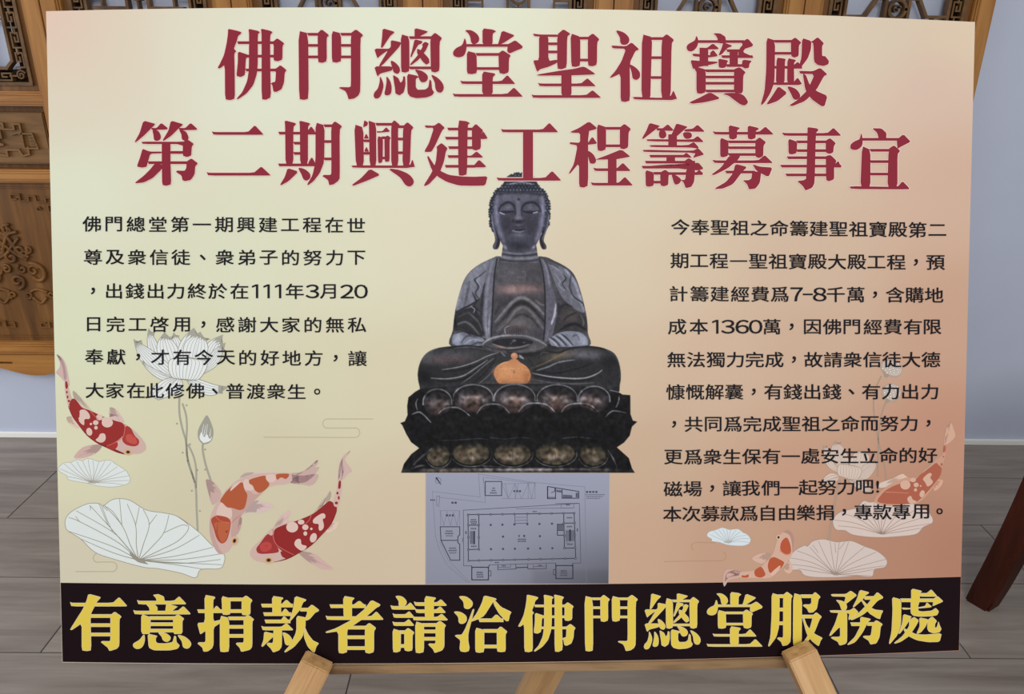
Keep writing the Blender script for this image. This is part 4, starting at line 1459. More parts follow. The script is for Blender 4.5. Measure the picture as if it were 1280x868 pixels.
# ---- lotus leaves
def leaf_print(f, outline, centre, veins, fill, line, layer, lw=0.75, core=None, forks=()):
    q = Print(); O = smooth(f(outline), 4)
    q.poly(grow(O, lw*0.6), line, 0); q.poly(grow(O, -lw*0.4), fill, 1)
    o = q.build('lotus_leaf_print', layer, poster)
    v = Print(); c = np.array(centre, float)
    for s in veins:
        p = np.concatenate([[c], parse(s)])
        v.strip(smooth_open(f(p)), lw*1.35, line, 0, lw*0.95)
    for s in forks:
        v.strip(smooth_open(f(s)), lw*1.1, line, 0, lw*0.9)
    v.build('veins', 1, o)
    if core:
        one('leaf_centre', 1.4, o, [(chaikin(f(core), 0.15), line)])
    return o
LW, LG = (222, 228, 225), (150, 146, 132)
L1 = fr(65, 560, 5.262)
leaf_print(L1, '90,520 90,470 130,420 230,370 310,368 335,385 390,345 450,335 520,350 620,410 740,430 830,455 960,550 1050,640 1130,700 1130,760 1100,795 980,800 945,855 850,825 700,795 600,785 400,730 280,685 190,600 110,550',
    (570, 740), ['400,690 190,600', '400,650 105,548', '430,620 180,485 110,460', '500,660 400,555 160,415', '510,670 370,510 250,380', '520,650 460,510 340,375', '555,640 550,510 495,370', '600,640 640,505 600,405', '660,650 735,560 770,440', '720,670 840,605 900,520 830,455', '800,670 970,575', '800,715 1060,655', '850,735 1130,695', '850,760 1110,735', '800,768 1000,800', '800,755 1120,770'],
    LW, LG, 4, 0.75, '505,685 555,712 585,738 610,725 610,748 640,770 570,755 530,728',
    ['460,510 452,420 445,338', '460,510 400,420 350,385', '550,510 575,390', '640,505 690,440', '735,560 850,510 890,515', '370,510 310,370', '180,485 155,450', '400,555 365,480 330,390', '335,385 365,415', '250,380 255,410'])
L2 = fr(65, 560, 5.262)
leaf_print(L2, '45,130 80,100 130,95 160,78 200,85 240,70 310,90 350,82 390,85 415,105 440,120 480,145 500,170 515,210 490,240 400,258 300,250 240,235 110,210 100,185 50,155', (268, 230),
    ['150,180 55,140', '160,170 80,105', '180,160 120,95', '200,150 160,85', '230,150 200,85', '250,150 238,75', '275,150 270,85', '290,150 310,90', '310,160 350,85', '330,170 390,95', '350,180 430,125', '370,195 480,150', '380,205 510,185', '380,220 510,215', '370,232 470,242', '160,200 100,190'], LW, (172, 168, 158), 4, 0.55, '225,232 268,222 325,212 290,236')
L3 = fr(860, 650, 11.57)
leaf_print(L3, '275,215 300,180 330,165 370,158 420,140 460,125 500,115 550,130 600,145 650,140 720,135 770,165 800,190 840,205 870,230 895,260 905,290 880,345 800,375 680,375 560,360 450,325 350,310 340,275 290,250', (585, 335),
    ['440,270 320,215', '460,240 380,165', '500,220 440,140', '540,220 500,130', '575,220 560,140', '600,220 620,150', '640,220 700,145', '680,230 770,170', '700,250 850,225', '720,280 895,270', '720,310 880,330'], (214, 224, 228), (176, 178, 176), 4, 0.5, '500,325 585,300 650,305 600,345')
L4 = fr(890, 650, 5.565)
leaf_print(L4, '535,285 570,220 640,180 665,185 700,150 770,135 830,148 870,155 930,150 980,150 1060,185 1150,220 1215,280 1200,330 1130,345 1110,395 1000,390 880,400 720,400 640,385 610,350 545,345', (858, 380),
    ['720,360 600,340', '700,330 545,310', '700,300 545,265', '720,270 590,215', '770,290 680,190', '800,280 740,150', '840,280 820,150', '870,280 885,155', '900,290 950,155', '930,300 1060,190', '960,310 1140,225', '1000,330 1210,275', '1000,350 1200,320', '980,372 1125,345', '950,385 1105,390'], (212, 196, 188), (158, 142, 130), 5, 0.6, '820,350 858,372 885,370 880,388 840,385',
    ['740,230 700,175', '860,230 855,160', '885,205 925,155'])
L5 = fr(1010, 430, 3.47)
leaf_print(L5, '108,765 140,730 210,712 240,682 270,688 330,680 400,690 480,700 530,740 540,775 500,795 470,825 400,835 300,840 200,830 160,810 120,805', (318, 826),
    ['220,800 130,790', '210,780 115,765', '220,760 145,735', '250,750 205,715', '280,750 245,690', '300,750 285,690', '320,750 330,690', '340,750 375,692', '370,760 420,695', '390,770 480,710', '400,785 530,745', '410,800 530,780', '400,815 490,800'], (216, 196, 186), (160, 142, 130), 5, 0.6, '300,815 318,822 340,818 330,830')

# ---- lotus flowers
def petal(pr, ln, f, base, left, right, fill, line, n, lw=0.55, tipk=0.0, tipc=None):
    base = np.array(base, float)
    A = smooth_open(np.concatenate([[base], parse(left)]), 8); B = smooth_open(np.concatenate([[base], parse(right)]), 8)
    def rs(p, m=24):
        d = np.concatenate([[0], np.cumsum(np.linalg.norm(np.diff(p, axis=0), axis=1))]); t = np.linspace(0, d[-1], m)
        return np.stack([np.interp(t, d, p[:, i]) for i in (0, 1)], 1)
    A, B = rs(A), rs(B)
    lift = petal.n; petal.n += 1.4
    o = f(np.concatenate([A, B[::-1][1:]]))
    pr.poly(grow(o, lw*0.6), line, lift); pr.poly(grow(o, -lw*0.35), fill, lift+0.35)
    for k in range(1, n+1):
        t = k/(n+1)
        c = A*(1-t) + B*t
        ln.strip(f(c[1:-1]), lw*0.72, line, lift+0.7, lw*0.5)
    if tipk:
        i = int(24*(1-tipk))
        zig = [A[i]*(1-t)+B[i]*t + ((0, 0) if j % 2 else (A[-1]-A[i])*0.45) for j, t in enumerate(np.linspace(0, 1, 9))]
        pr.poly(f(np.concatenate([A[i:], B[::-1][1:24-i], np.array(zig)[::-1]])), tipc or line, lift+0.9)
petal.n = 0

FL = fr(160, 400, 7.893)
petal.n = 0
pr = Print(); ln = Print()
WH, GR = (227, 231, 229), (158, 156, 143)
for base, l, r, n, tk in (((340, 520), '215,320 192,200 205,88', '262,150 310,300 350,420 205,88' if False else '330,420 300,260 205,88', 5, 0.25),
                          ((500, 470), '440,300 430,200 452,133', '560,380 530,230 452,133', 5, 0.2),
                          ((440, 520), '310,380 290,240 360,128', '520,420 480,260 360,128', 8, 0.22),
                          ((540, 470), '490,330 540,190 650,84', '640,340 690,180 650,84', 6, 0.3),
                          ((690, 540), '720,400 790,230 932,152', '830,430 900,290 932,152', 6, 0.28),
                          ((680, 560), '760,430 850,300 958,230', '760,525 890,430 958,230', 7, 0.25),
                          ((630, 520), '550,380 570,220 712,124', '710,470 790,280 712,124', 9, 0.22),
                          ((440, 585), '270,560 120,390 58,195', '440,490 290,340 58,195', 9, 0.2),
                          ((430, 575), '330,590 200,500 140,400', '380,540 230,470 140,400', 2, 0),
                          ((500, 560), '340,600 220,720 300,790', '460,650 420,740 300,790', 6, 0),
                          ((520, 570), '470,600 400,690 440,740', '540,650 520,720 440,740', 4, 0),
                          ((570, 575), '700,590 850,640 985,664', '650,690 830,745 985,664', 6, 0.25),
                          ((565, 588), '430,560 410,400 590,372', '700,585 780,420 590,372', 13, 0.06)):
    petal(pr, ln, FL, base, l, r, WH, GR, max(2, int(n*0.72)), 0.95, tk, (165, 163, 151))
fo = pr.build('lotus_flower_print', 5, poster)
ln.build('petal_lines', 0, fo)
STEM = (166, 163, 148)
FS = fr(200, 490, 4.57)
st = Print()
for s, w in (('112,20 110,60 112,130 128,210 150,290 158,390 190,490 205,550 210,680 216,805', 2.6), ('128,66 148,130 154,200 150,300 160,390 200,520', 2.4), ('160,300 192,370 207,450 205,550', 2.4)):
    st.strip(smooth_open(FS(s)), w, STEM)
for x, y in ((152, 77), (97, 182), (172, 300), (130, 348), (213, 447), (182, 566), (228, 681)):
    st.poly(FS(ellipse(x, y, 6, 6)), STEM)
st.build('stem', -3, fo)
petal.n = 0
bud = Print(); bl = Print()
bud.poly(smooth(FS('270,135 300,200 305,245 290,285 250,300 220,270 218,220 245,165')), (160, 158, 145), 0)
bud.poly(chaikin(FS('226,255 236,228 252,262 270,240 282,272 300,255 287,282 250,294 228,272')), WH, 1)
for s in ('250,250 262,190', '262,255 272,185', '240,240 250,185', '285,255 290,210'):
    bl.strip(FS(s), 0.9, WH, 2, 0.4)
bo = bud.build('lotus_bud_print', 5, poster); bl.build('petal_lines', 0.5, bo)
st = Print(); st.strip(smooth_open(FS('245,298 245,340 262,420 292,512')), 2.7, STEM)
for x, y in ((258, 330), (258, 445)):
    st.poly(FS(ellipse(x, y, 6, 6)), STEM)
st.build('stem', -1, bo)

FR_ = fr(1020, 540, 10.84)
petal.n = 0
pr = Print(); ln = Print()
WR, GRR = (214, 194, 180), (172, 150, 134)
for base, l, r, n, tk in (((350, 580), '170,480 110,330 98,188', '300,420 210,260 98,188', 6, 0.15),
                          ((400, 520), '220,390 210,220 262,125', '440,400 380,230 262,125', 9, 0.2),
                          ((460, 600), '460,420 500,320 590,250', '640,500 720,340 590,250', 7, 0.2),
                          ((500, 640), '600,500 700,430 832,380', '680,640 790,520 832,380', 8, 0.15),
                          ((330, 600), '210,560 120,610 90,680', '260,690 170,710 90,680', 4, 0),
                          ((420, 630), '500,720 620,800 765,812', '560,640 700,720 765,812', 5, 0),
                          ((440, 645), '300,580 310,450 430,446', '560,640 610,500 430,446', 9, 0.05)):
    petal(pr, ln, FR_, base, l, r, WR, GRR, max(2, int(n*0.8)), 0.7, tk, (176, 154, 138))
fo = pr.build('lotus_flower_print', 6, poster); ln.build('petal_lines', 0, fo)
F8 = fr(1010, 430, 3.47)
st = Print()
CS = (164, 146, 128)
for s in ('142,590 122,680 105,770 95,852', '134,590 112,690 96,780 86,852'):
    st.strip(smooth_open(F8(s)), 0.9, CS)
st.build('stem', -3, fo)
# seed pods
for cx, cy, rx, ry, rot, ss in ((360, 108, 50, 34, 25, ('318,140 292,200 284,270 295,360 310,440 330,520 348,645',)), (361, 212, 42, 40, 10, ('340,248 318,310 306,400 304,480 302,575',))):
    q = Print(); q.poly(smooth(F8(ellipse(cx, cy, rx, ry, rot))), (176, 158, 144), 0); q.poly(F8(ellipse(cx+3, cy-2, rx*0.9, ry*0.86, rot)), (198, 184, 172), 1)
    q.poly(chaikin(F8([(cx-rx*0.75, cy+ry*0.1), (cx-rx*0.1, cy+ry*0.75), (cx-rx*0.35, cy+ry*1.15), (cx-rx*0.55, cy+ry*1.1)])), (164, 148, 134), 0.5)
    po = q.build('lotus_seed_pod_print', 6, poster)
    d = Print(); rr = random.Random(int(cx+cy))
    for i in range(19):
        a = i*2.4; u = math.sqrt((i+0.5)/19)*0.8
        x, y = cx+3+rx*u*math.cos(a), cy-2+ry*u*math.sin(a)
        d.poly(F8(ellipse(x, y, 6.5, 5.5)), (168, 154, 142), 0); d.poly(F8(ellipse(x, y, 4.3, 3.6)), (222, 212, 202), 1)
    d.build('seeds', 0.8, po)
    st = Print()
    for s in ss:
        st.strip(smooth_open(F8(s)), 1.5, CS)
    st.build('stem', -1.5, po)
# pale petal lying behind the faint koi
one('loose_petal_print', 8, poster, [(smooth(K5('60,615 150,580 290,540 330,590 280,640 170,640 70,650')), (214, 196, 182))])

# ---- thin cloud lines
def arc(cx, cy, r, a0, a1, n=12):
    t = np.radians(np.linspace(a0, a1, n)); return [(cx+r*math.cos(v), cy+r*math.sin(v)) for v in t]
C1 = fr(320, 510, 8.0)
def cloud(name, f, p, c, w):
    q = Print(); q.strip(f(np.array(p)), w, c); return q.build(name, 4, poster)
cloud('cloud_line_print', C1, [(75, 294), (990, 297)] + arc(990, 249, 48, 85, -85) + [(990, 202), (715, 203)] + arc(714, 158, 46, 95, 265) + [(716, 112), (1175, 112)], (182, 174, 144), 0.9)
cloud('cloud_line_print', L1, [(155, 815), (395, 815)] + arc(395, 784, 32, 85, -85) + [(390, 752), (300, 752)] + arc(302, 725, 30, 95, 262) + [(305, 695)], (176, 166, 138), 0.8)
cloud('cloud_line_print', L3, [(-350, 606), (0, 600), (470, 594)] + arc(485, 530, 64, 85, -70), (178, 142, 116), 0.75)
cloud('cloud_line_print', L3, [(400, 336), (120, 328)] + arc(112, 392, 62, 270, 120), (178, 142, 116), 0.75)
# ================================================================ photograph of the seated statue printed on the board
class Canvas:
    """small tone picture held as numbers, later the ink of a fine printed mesh"""
    def __init__(self, x0, y0, x1, y1, s):
        self.x0, self.y0, self.s = x0, y0, s
        self.W = int((x1-x0)*s)+1; self.H = int((y1-y0)*s)+1
        self.a = np.zeros((self.H, self.W, 3)); self.mask = np.full((self.H, self.W), -9.0)
    def win(self, p, m):
        lo = np.floor((p.min(0)-m-[self.x0, self.y0])*self.s).astype(int); hi = np.ceil((p.max(0)+m-[self.x0, self.y0])*self.s).astype(int)+1
        i0, i1 = max(0, lo[0]), min(self.W, hi[0]); j0, j1 = max(0, lo[1]), min(self.H, hi[1])
        X, Y = np.meshgrid(self.x0+np.arange(i0, max(i0, i1))/self.s, self.y0+np.arange(j0, max(j0, j1))/self.s)
        return slice(j0, max(j0, j1)), slice(i0, max(i0, i1)), X, Y
    def segdist(self, X, Y, p, closed):
        d = np.full(X.shape, 1e9); t_at = np.zeros(X.shape); n = len(p)
        for i in range(n if closed else n-1):
            a, b = p[i], p[(i+1) % n]; e = b-a; L = e@e+1e-12
            t = np.clip(((X-a[0])*e[0]+(Y-a[1])*e[1])/L, 0, 1)
            q = np.hypot(X-a[0]-t*e[0], Y-a[1]-t*e[1])
            m = q < d; d = np.where(m, q, d); t_at = np.where(m, (i+t)/max(1, n-1), t_at)
        return d, t_at
    def sdf(self, X, Y, p):
        d, _ = self.segdist(X, Y, p, True); ins = np.zeros(X.shape, bool); n = len(p)
        for i in range(n):
            a, b = p[i], p[(i+1) % n]
            c = (a[1] > Y) != (b[1] > Y)
            with np.errstate(divide='ignore', invalid='ignore'):
                ins ^= c & (X < (b[0]-a[0])*(Y-a[1])/(b[1]-a[1]+1e-15)+a[0])
        return np.where(ins, d, -d)
    def mix(self, sl, c, al):
        al = al[..., None]; self.a[sl] = self.a[sl]*(1-al) + np.array(c, float)*al
    def cut(self, p):
        sj, si, X, Y = self.win(p, 3)
        self.mask[sj, si] = np.maximum(self.mask[sj, si], self.sdf(X, Y, p))
    def fill(self, p, c, soft=0.8, al=1.0):
        sj, si, X, Y = self.win(p, soft+1)
        if X.size:
            self.mix((sj, si), c, al*np.clip(0.5+self.sdf(X, Y, p)/soft, 0, 1))
    def stroke(self, p, c, w, soft=0.8, al=1.0, taper=True):
        p = smooth_open(p, 6); sj, si, X, Y = self.win(p, w+soft+1)
        if X.size:
            d, t = self.segdist(X, Y, p, False)
            ww = w*(0.35+0.65*np.sin(np.pi*np.clip(t, 0, 1))**0.6) if taper else w
            self.mix((sj, si), c, al*np.clip(0.5+(ww/2-d)/soft, 0, 1))
    def blob(self, cx, cy, rx, ry, c, al=1.0, rot=0.0, pw=1.0):
        p = np.array([(cx-rx*1.6-ry, cy-ry*1.6-rx*abs(math.sin(math.radians(rot)))), (cx+rx*1.6+ry, cy+ry*1.6+rx*abs(math.sin(math.radians(rot))))])
        sj, si, X, Y = self.win(p, 1)
        if X.size:
            r = math.radians(rot); u = ((X-cx)*math.cos(r)+(Y-cy)*math.sin(r))/rx; v = (-(X-cx)*math.sin(r)+(Y-cy)*math.cos(r))/ry
            self.mix((sj, si), c, al*np.exp(-((u*u+v*v)**pw)*1.2))

TONE = Canvas(497, 213, 800, 593.5, 1.55)
FA, FH, FC, FD = fr(480, 200, 2.171), fr(600, 200, 7.233), fr(500, 310, 5.106), fr(640, 310, 5.106)
FB, FE, FF, FJ = fr(500, 460, 4.267), fr(500, 470, 6.68), fr(650, 470, 6.68), fr(590, 400, 9.642)
def SF(f, s, c, soft=0.8, al=1.0): TONE.fill(smooth(f(s), 4), c, soft, al)
def PFl(f, s, c, soft=0.8, al=1.0): TONE.fill(chaikin(f(s), 0.2), c, soft, al)
def SK(f, s, c, w, soft=0.8, al=1.0, taper=True): TONE.stroke(f(s), c, w/f.s, soft, al, taper)
def BL(f, cx, cy, rx, ry, c, al=1.0, rot=0.0, pw=1.0):
    p = f([(cx, cy)])[0]; TONE.blob(p[0], p[1], rx/f.s, ry/f.s, c, al, rot, pw)

# silhouettes
HAIR = smooth(FA('290,185 287,160 286,135 290,110 303,84 325,66 333,50 350,39 370,36 390,39 408,50 415,66 436,86 448,112 450,140 448,165 444,185 420,200 310,200'), 4)
FACE = smooth(FH('150,310 200,292 345,287 500,292 570,315 588,420 582,520 565,620 532,720 490,790 430,832 345,842 260,827 212,780 170,700 145,600 128,480 132,380'), 4)
EARL = smooth(FH('103,490 128,500 150,620 182,720 165,800 125,806 117,775 138,720 112,600'), 4); EARR = smooth(FH('627,490 602,500 580,620 538,715 558,800 595,806 598,775 575,720 614,600'), 4)
NECK = FA('324,225 412,225 420,280 316,280')
TORSO = smooth(FA('318,262 300,264 252,288 222,318 205,362 193,412 187,462 184,508 300,530 450,530 554,508 553,470 550,428 537,370 520,320 500,295 462,274 425,262'), 4)
LEGS = smooth(FA('180,506 130,516 104,538 92,575 96,612 112,640 200,650 520,650 625,640 640,610 642,572 630,532 604,514 560,505 450,500 300,500'), 4)
BASE = np.array([(526, 486), (519, 490), (510.5, 497), (509, 508), (509.5, 519), (506, 527), (500.5, 529), (503, 532), (508, 543), (514, 553), (524, 560.5), (514, 568), (505, 580), (501.5, 591.2), (793.5, 591.2), (790, 586), (786, 573), (771, 559.5), (780, 553.5), (787, 545), (790, 533.5), (796.5, 527.5), (791, 526), (788, 518), (787.8, 494.2), (778, 493.5), (770, 488), (700, 480), (600, 480)], float)
for a in np.linspace(0, 1, 60):                     # snail-shell curls along the outline of the hair
    i = int(a*(len(HAIR)-1)); x, y = HAIR[i]
    if y < 283:
        TONE.cut(ellipse(x, y, 1.35, 1.35, 0, 10))
for p in (HAIR, FACE, EARL, EARR, NECK, TORSO, LEGS, BASE):
    TONE.cut(p)
TONE.a[:] = (44, 42, 46)
# ---- torso
TONE.fill(TORSO, (70, 68, 78))
TONE.fill(LEGS, (46, 46, 50))
PFl(FA, '303,270 430,270 442,335 438,450 300,450 298,335', (72, 69, 76))
BL(FA, 335, 305, 50, 30, (94, 92, 102), 0.7); BL(FA, 370, 350, 75, 15, (138, 114, 112), 0.85); BL(FA, 345, 356, 30, 9, (158, 134, 132), 0.6)
BL(FA, 372, 385, 70, 14, (56, 53, 58), 0.8)
TONE.fill(NECK, (84, 84, 97))
for y, c, w in ((240, (40, 40, 50), 9), (252, (110, 110, 124), 6), (258, (50, 50, 60), 4), (266, (114, 114, 128), 6), (274, (52, 51, 60), 4)):
    SK(FA, '318,%d 345,%d 368,%d 392,%d 418,%d' % (y-3, y+1, y+2, y+1, y-3), c, w, 1.0, 0.85, False)
for s in ('346,306 346,318 363,318', '346,306 358,306', '363,300 363,330', '363,330 382,330 382,322', '370,304 382,304 382,318 363,318', '346,330 363,330'):
    TONE.stroke(FA(s), (100, 96, 102), 1.1, 0.9, 0.45, False)
# cloth folds over the belly
SK(FA, '302,440 325,412 350,385 372,374 395,382 418,402 434,420', (126, 122, 128), 9, 2.0, 0.75); SK(FA, '304,452 330,425 352,398 374,388 398,398 420,422 436,440', (42, 40, 45), 9, 2.0, 0.85)
SK(FA, '305,466 335,440 355,412 378,400 400,414 420,440 436,462', (112, 108, 112), 8, 2.0, 0.7); SK(FA, '312,476 335,452 352,430 375,420 402,432 420,456', (40, 38, 43), 7, 1.6, 0.8)
SK(FA, '300,420 312,400 330,390', (52, 50, 55), 8, 2, 0.7); SK(FA, '410,380 425,392 438,396', (110, 108, 116), 6, 1.6, 0.6)
BL(FA, 366, 448, 44, 24, (104, 99, 100), 0.9); BL(FA, 330, 470, 12, 20, (80, 76, 80), 0.7)
BL(FA, 360, 462, 30, 12, (58, 53, 57), 0.95, 0, 2)
for x in range(338, 388, 6):
    SK(FA, '%d,472 %d,462 %d,452' % (x, x, (x+362)/2), (98, 88, 90), 2.2, 0.8, 0.7)
SK(FA, '330,472 328,458 340,450', (140, 142, 152), 4, 1, 0.7)
# collar bands
PFl(FA, '288,266 314,262 303,300 297,360 293,430 290,490 262,480 268,400 272,330 280,295', (98, 98, 116))
SK(FA, '307,268 300,310 296,370 293,430 291,480', (36, 35, 42), 4, 1, 0.9, False); SK(FA, '295,275 284,320 278,380 276,440 282,475', (132, 132, 156), 7, 2.4, 0.7); SK(FA, '272,330 266,390 264,440 272,478', (50, 49, 58), 8, 2, 0.85)
SK(FA, '286,420 284,470', (160, 162, 180), 4, 1.2, 0.6); SK(FA, '276,450 280,488', (150, 152, 168), 3, 1, 0.6)
PFl(FA, '417,262 442,280 452,330 470,390 468,430 454,492 430,492 440,440 438,350 426,290', (90, 88, 106))
SK(FA, '421,266 432,310 437,370 437,440 433,490', (38, 36, 44), 4, 1, 0.9, False); SK(FA, '430,270 442,300 450,345', (126, 126, 146), 6, 2.0, 0.7)
SK(FA, '466,392 463,420 454,446', (178, 178, 204), 6, 1.6, 0.85); SK(FA, '474,390 474,430 462,480', (44, 42, 50), 8, 2, 0.85); SK(FA, '446,460 440,492', (120, 116, 120), 4, 1.4, 0.6)
# left shoulder and sleeve
PFl(FA, '288,267 252,288 222,318 205,362 192,412 215,408 243,395 262,372 274,325', (108, 110, 128))
BL(FA, 238, 318, 16, 40, (128, 130, 150), 0.7, 28); SK(FA, '210,352 198,400', (134, 138, 160), 9, 3, 0.7); SK(FA, '284,272 262,300 252,330', (128, 130, 150), 10, 3, 0.7)
SK(FA, '232,330 224,372 216,404', (70, 70, 84), 6, 2, 0.7); SK(FA, '278,300 256,318 246,326 256,344 248,362 258,376', (48, 48, 58), 4, 1.2, 0.9); SK(FA, '258,318 252,328 262,344 254,360', (138, 140, 160), 3, 1.2, 0.7)
SK(FA, '192,414 214,404 238,392 258,378', (36, 36, 44), 5, 1.4, 0.95); SK(FA, '240,360 250,384 244,398 262,412', (40, 40, 48), 6, 1.6, 0.8)
PFl(FA, '190,416 220,404 246,400 264,430 274,482 240,476 214,462 187,466', (48, 47, 53))
SK(FA, '196,448 220,440 240,452 258,474', (98, 98, 110), 6, 1.8, 0.8); SK(FA, '228,412 240,424 256,440 266,462', (92, 92, 104), 5, 1.6, 0.7); SK(FA, '202,428 218,418 236,414', (72, 72, 82), 5, 1.6, 0.7); SK(FA, '190,430 196,452', (28, 27, 32), 8, 2, 0.9); SK(FA, '236,398 246,406 242,416', (150, 152, 168), 3, 1, 0.7)
PFl(FA, '187,470 212,464 240,476 274,486 272,506 184,506', (112, 117, 138))
BL(FA, 200, 486, 12, 14, (160, 166, 192), 0.8); SK(FA, '208,498 226,478 254,482', (62, 64, 76), 4, 1.2, 0.8); SK(FA, '216,502 240,488 270,492', (146, 152, 174), 4, 1.2, 0.7); SK(FA, '190,472 215,466 236,476', (40, 40, 48), 4, 1.2, 0.8); SK(FA, '236,504 256,496 276,500', (60, 60, 70), 5, 1.4, 0.8)
# right shoulder and sleeve
PFl(FA, '440,274 490,292 520,324 536,370 548,418 512,404 484,376 466,340 452,300', (100, 101, 118))
SK(FA, '492,298 516,330 532,374 543,412', (148, 152, 178), 8, 2.6, 0.8); SK(FA, '446,280 468,290 484,310 494,322 484,336 494,352', (46, 46, 56), 4, 1.2, 0.9); SK(FA, '456,286 478,302 488,320', (138, 142, 164), 6, 2, 0.7); SK(FA, '464,310 478,330 474,340 488,354', (140, 144, 164), 3, 1.2, 0.7)
SK(FA, '508,312 504,344 510,362', (56, 56, 68), 5, 1.6, 0.8); SK(FA, '506,360 520,376 540,390 550,414', (52, 52, 62), 5, 1.6, 0.9); SK(FA, '500,350 512,374 532,388', (128, 130, 150), 4, 1.4, 0.6)
PFl(FA, '484,378 512,404 548,420 553,458 548,470 520,466 496,462 466,486 458,470 474,420', (58, 55, 58))
BL(FA, 505, 425, 26, 22, (78, 73, 72), 0.9); SK(FA, '484,440 500,424 524,414', (40, 38, 42), 5, 1.6, 0.8); SK(FA, '478,462 498,450 520,446 546,460', (34, 33, 40), 9, 2, 0.95); SK(FA, '478,400 492,392 512,400', (40, 38, 44), 6, 1.8, 0.8); SK(FA, '534,420 542,440 540,452', (110, 112, 126), 4, 1.4, 0.6); SK(FA, '468,410 480,400 470,440', (50, 48, 56), 6, 2, .7)
PFl(FA, '446,488 470,470 500,464 536,468 553,486 553,508 456,508', (116, 120, 142))
BL(FA, 540, 490, 12, 14, (158, 164, 190), 0.8)
for k in range(3):
    SK(FA, '%d,%d %d,%d %d,%d' % (452+14*k, 482-5*k, 466+15*k, 492-4*k, 480+17*k, 508-2*k), (48, 49, 60), 4, 1, 0.85); SK(FA, '%d,%d %d,%d %d,%d' % (446+14*k, 484-5*k, 460+15*k, 495-4*k, 472+17*k, 508-2*k), (162, 167, 190), 3.4, 1, 0.8)
SK(FA, '510,480 524,476 530,490', (70, 72, 86), 4, 1.4, 0.7)
# ---- legs
BL(FC, 330, 690, 240, 45, (84, 82, 90), 0.8, -2); BL(FC, 300, 715, 150, 26, (92, 78, 76), 0.75); BL(FC, 170, 700, 40, 50, (90, 92, 104), 0.5, 40); BL(FC, 160, 830, 60, 60, (26, 26, 30), 0.8)
SK(FC, '300,640 420,626 520,640 600,660', (30, 30, 36), 14, 1.6, 0.9); SK(FC, '345,640 460,634 620,664', (110, 112, 124), 7, 1.2, 0.6)
SK(FC, '268,778 380,760 480,728 560,690 630,668', (150, 150, 160), 6, 1, 0.85); SK(FC, '280,792 400,776 500,742 570,708', (28, 28, 32), 10, 1.6, 0.8); SK(FC, '198,832 300,836 400,818 480,770 560,715', (142, 142, 152), 8, 1.2, 0.85); SK(FC, '240,850 360,850 450,815 520,770', (26, 26, 30), 12, 1.8, 0.8)
SK(FC, '390,868 470,810 540,750 600,705', (130, 130, 140), 6, 1.2, 0.75); SK(FC, '440,880 530,810 600,730', (30, 30, 34), 10, 1.6, 0.7); SK(FC, '480,885 560,820 610,760', (116, 116, 126), 6, 1.2, 0.7); SK(FC, '540,890 590,830', (104, 106, 114), 6, 1.4, 0.6)
SK(FC, '110,800 120,740 160,680 240,640', (104, 106, 116), 8, 2.2, 0.6)
BL(FD, 470, 680, 170, 34, (100, 101, 114), 0.85, 4); BL(FD, 300, 690, 110, 30, (106, 95, 82), 0.8, -12); BL(FD, 620, 720, 60, 50, (30, 30, 36), 0.8)
SK(FD, '170,700 220,664 300,668 380,640 500,630 600,650', (32, 32, 36), 12, 1.8, 0.8); SK(FD, '120,770 200,740 280,700 350,660', (124, 110, 88), 8, 1.6, 0.7)
SK(FD, '160,782 230,760 300,730 400,715', (138, 142, 156), 8, 1.6, 0.85); SK(FD, '170,792 280,800 420,770 520,735', (30, 30, 36), 10, 1.8, 0.85); SK(FD, '130,800 240,822 380,834 470,830 540,805 575,780', (160, 160, 172), 8, 1.2, 0.9); SK(FD, '150,820 280,842 420,850 540,830', (28, 28, 33), 9, 1.6, 0.8); SK(FD, '130,840 260,862 420,868 520,860', (122, 122, 132), 6, 1.4, 0.7)
SK(FD, '600,650 660,690 690,760 690,830', (96, 98, 110), 6, 2, 0.6); SK(FD, '110,700 150,740 120,790', (58, 56, 54), 14, 2, .7); SK(FD, '40,690 60,705', (150, 155, 170), 8, 1, 0.7)
SK(FA, '300,628 330,636 420,634 520,630 600,634', (88, 90, 98), 4, 1.6, 0.6); BL(FA, 290, 610, 20, 30, (72, 72, 78), 0.6, 30); BL(FA, 420, 612, 30, 14, (76, 76, 82), 0.7)
# ---- hands
TONE.fill(FJ(ellipse(510, 300, 400, 108)), (76, 74, 80), 1.6)
SK(FJ, '120,300 180,250 260,215 400,190 520,188', (150, 150, 162), 26, 1.2, 0.8); SK(FJ, '520,188 640,195 760,232 850,275 900,310', (128, 126, 132), 24, 1.2, 0.8); SK(FJ, '240,250 340,215 440,212', (60, 58, 64), 14, 1.2, 0.7)
TONE.fill(FJ(ellipse(490, 272, 250, 52)), (40, 39, 47), 1.4); BL(FJ, 510, 250, 22, 14, (128, 130, 142), 0.8); SK(FJ, '460,300 490,262 512,250', (92, 94, 104), 12, 1, 0.7); BL(FJ, 625, 275, 14, 9, (110, 112, 124), 0.7)
SK(FJ, '250,290 340,325 440,342 560,332 690,296', (126, 118, 118), 20, 1.2, 0.9); BL(FJ, 345, 322, 45, 12, (160, 118, 96), 0.7, 15); SK(FJ, '300,345 440,365 580,352 700,320', (34, 33, 38), 14, 1.2, 0.85); BL(FJ, 740, 330, 90, 36, (92, 88, 92), 0.7, -15)
SK(FJ, '560,385 700,365 820,340 880,310', (104, 100, 104), 12, 1.4, 0.6); SK(FJ, '420,385 560,420 720,415 810,400', (38, 36, 40), 40, 2.2, 0.9); SK(FJ, '140,310 240,340 360,372', (50, 48, 54), 16, 1.6, 0.7)
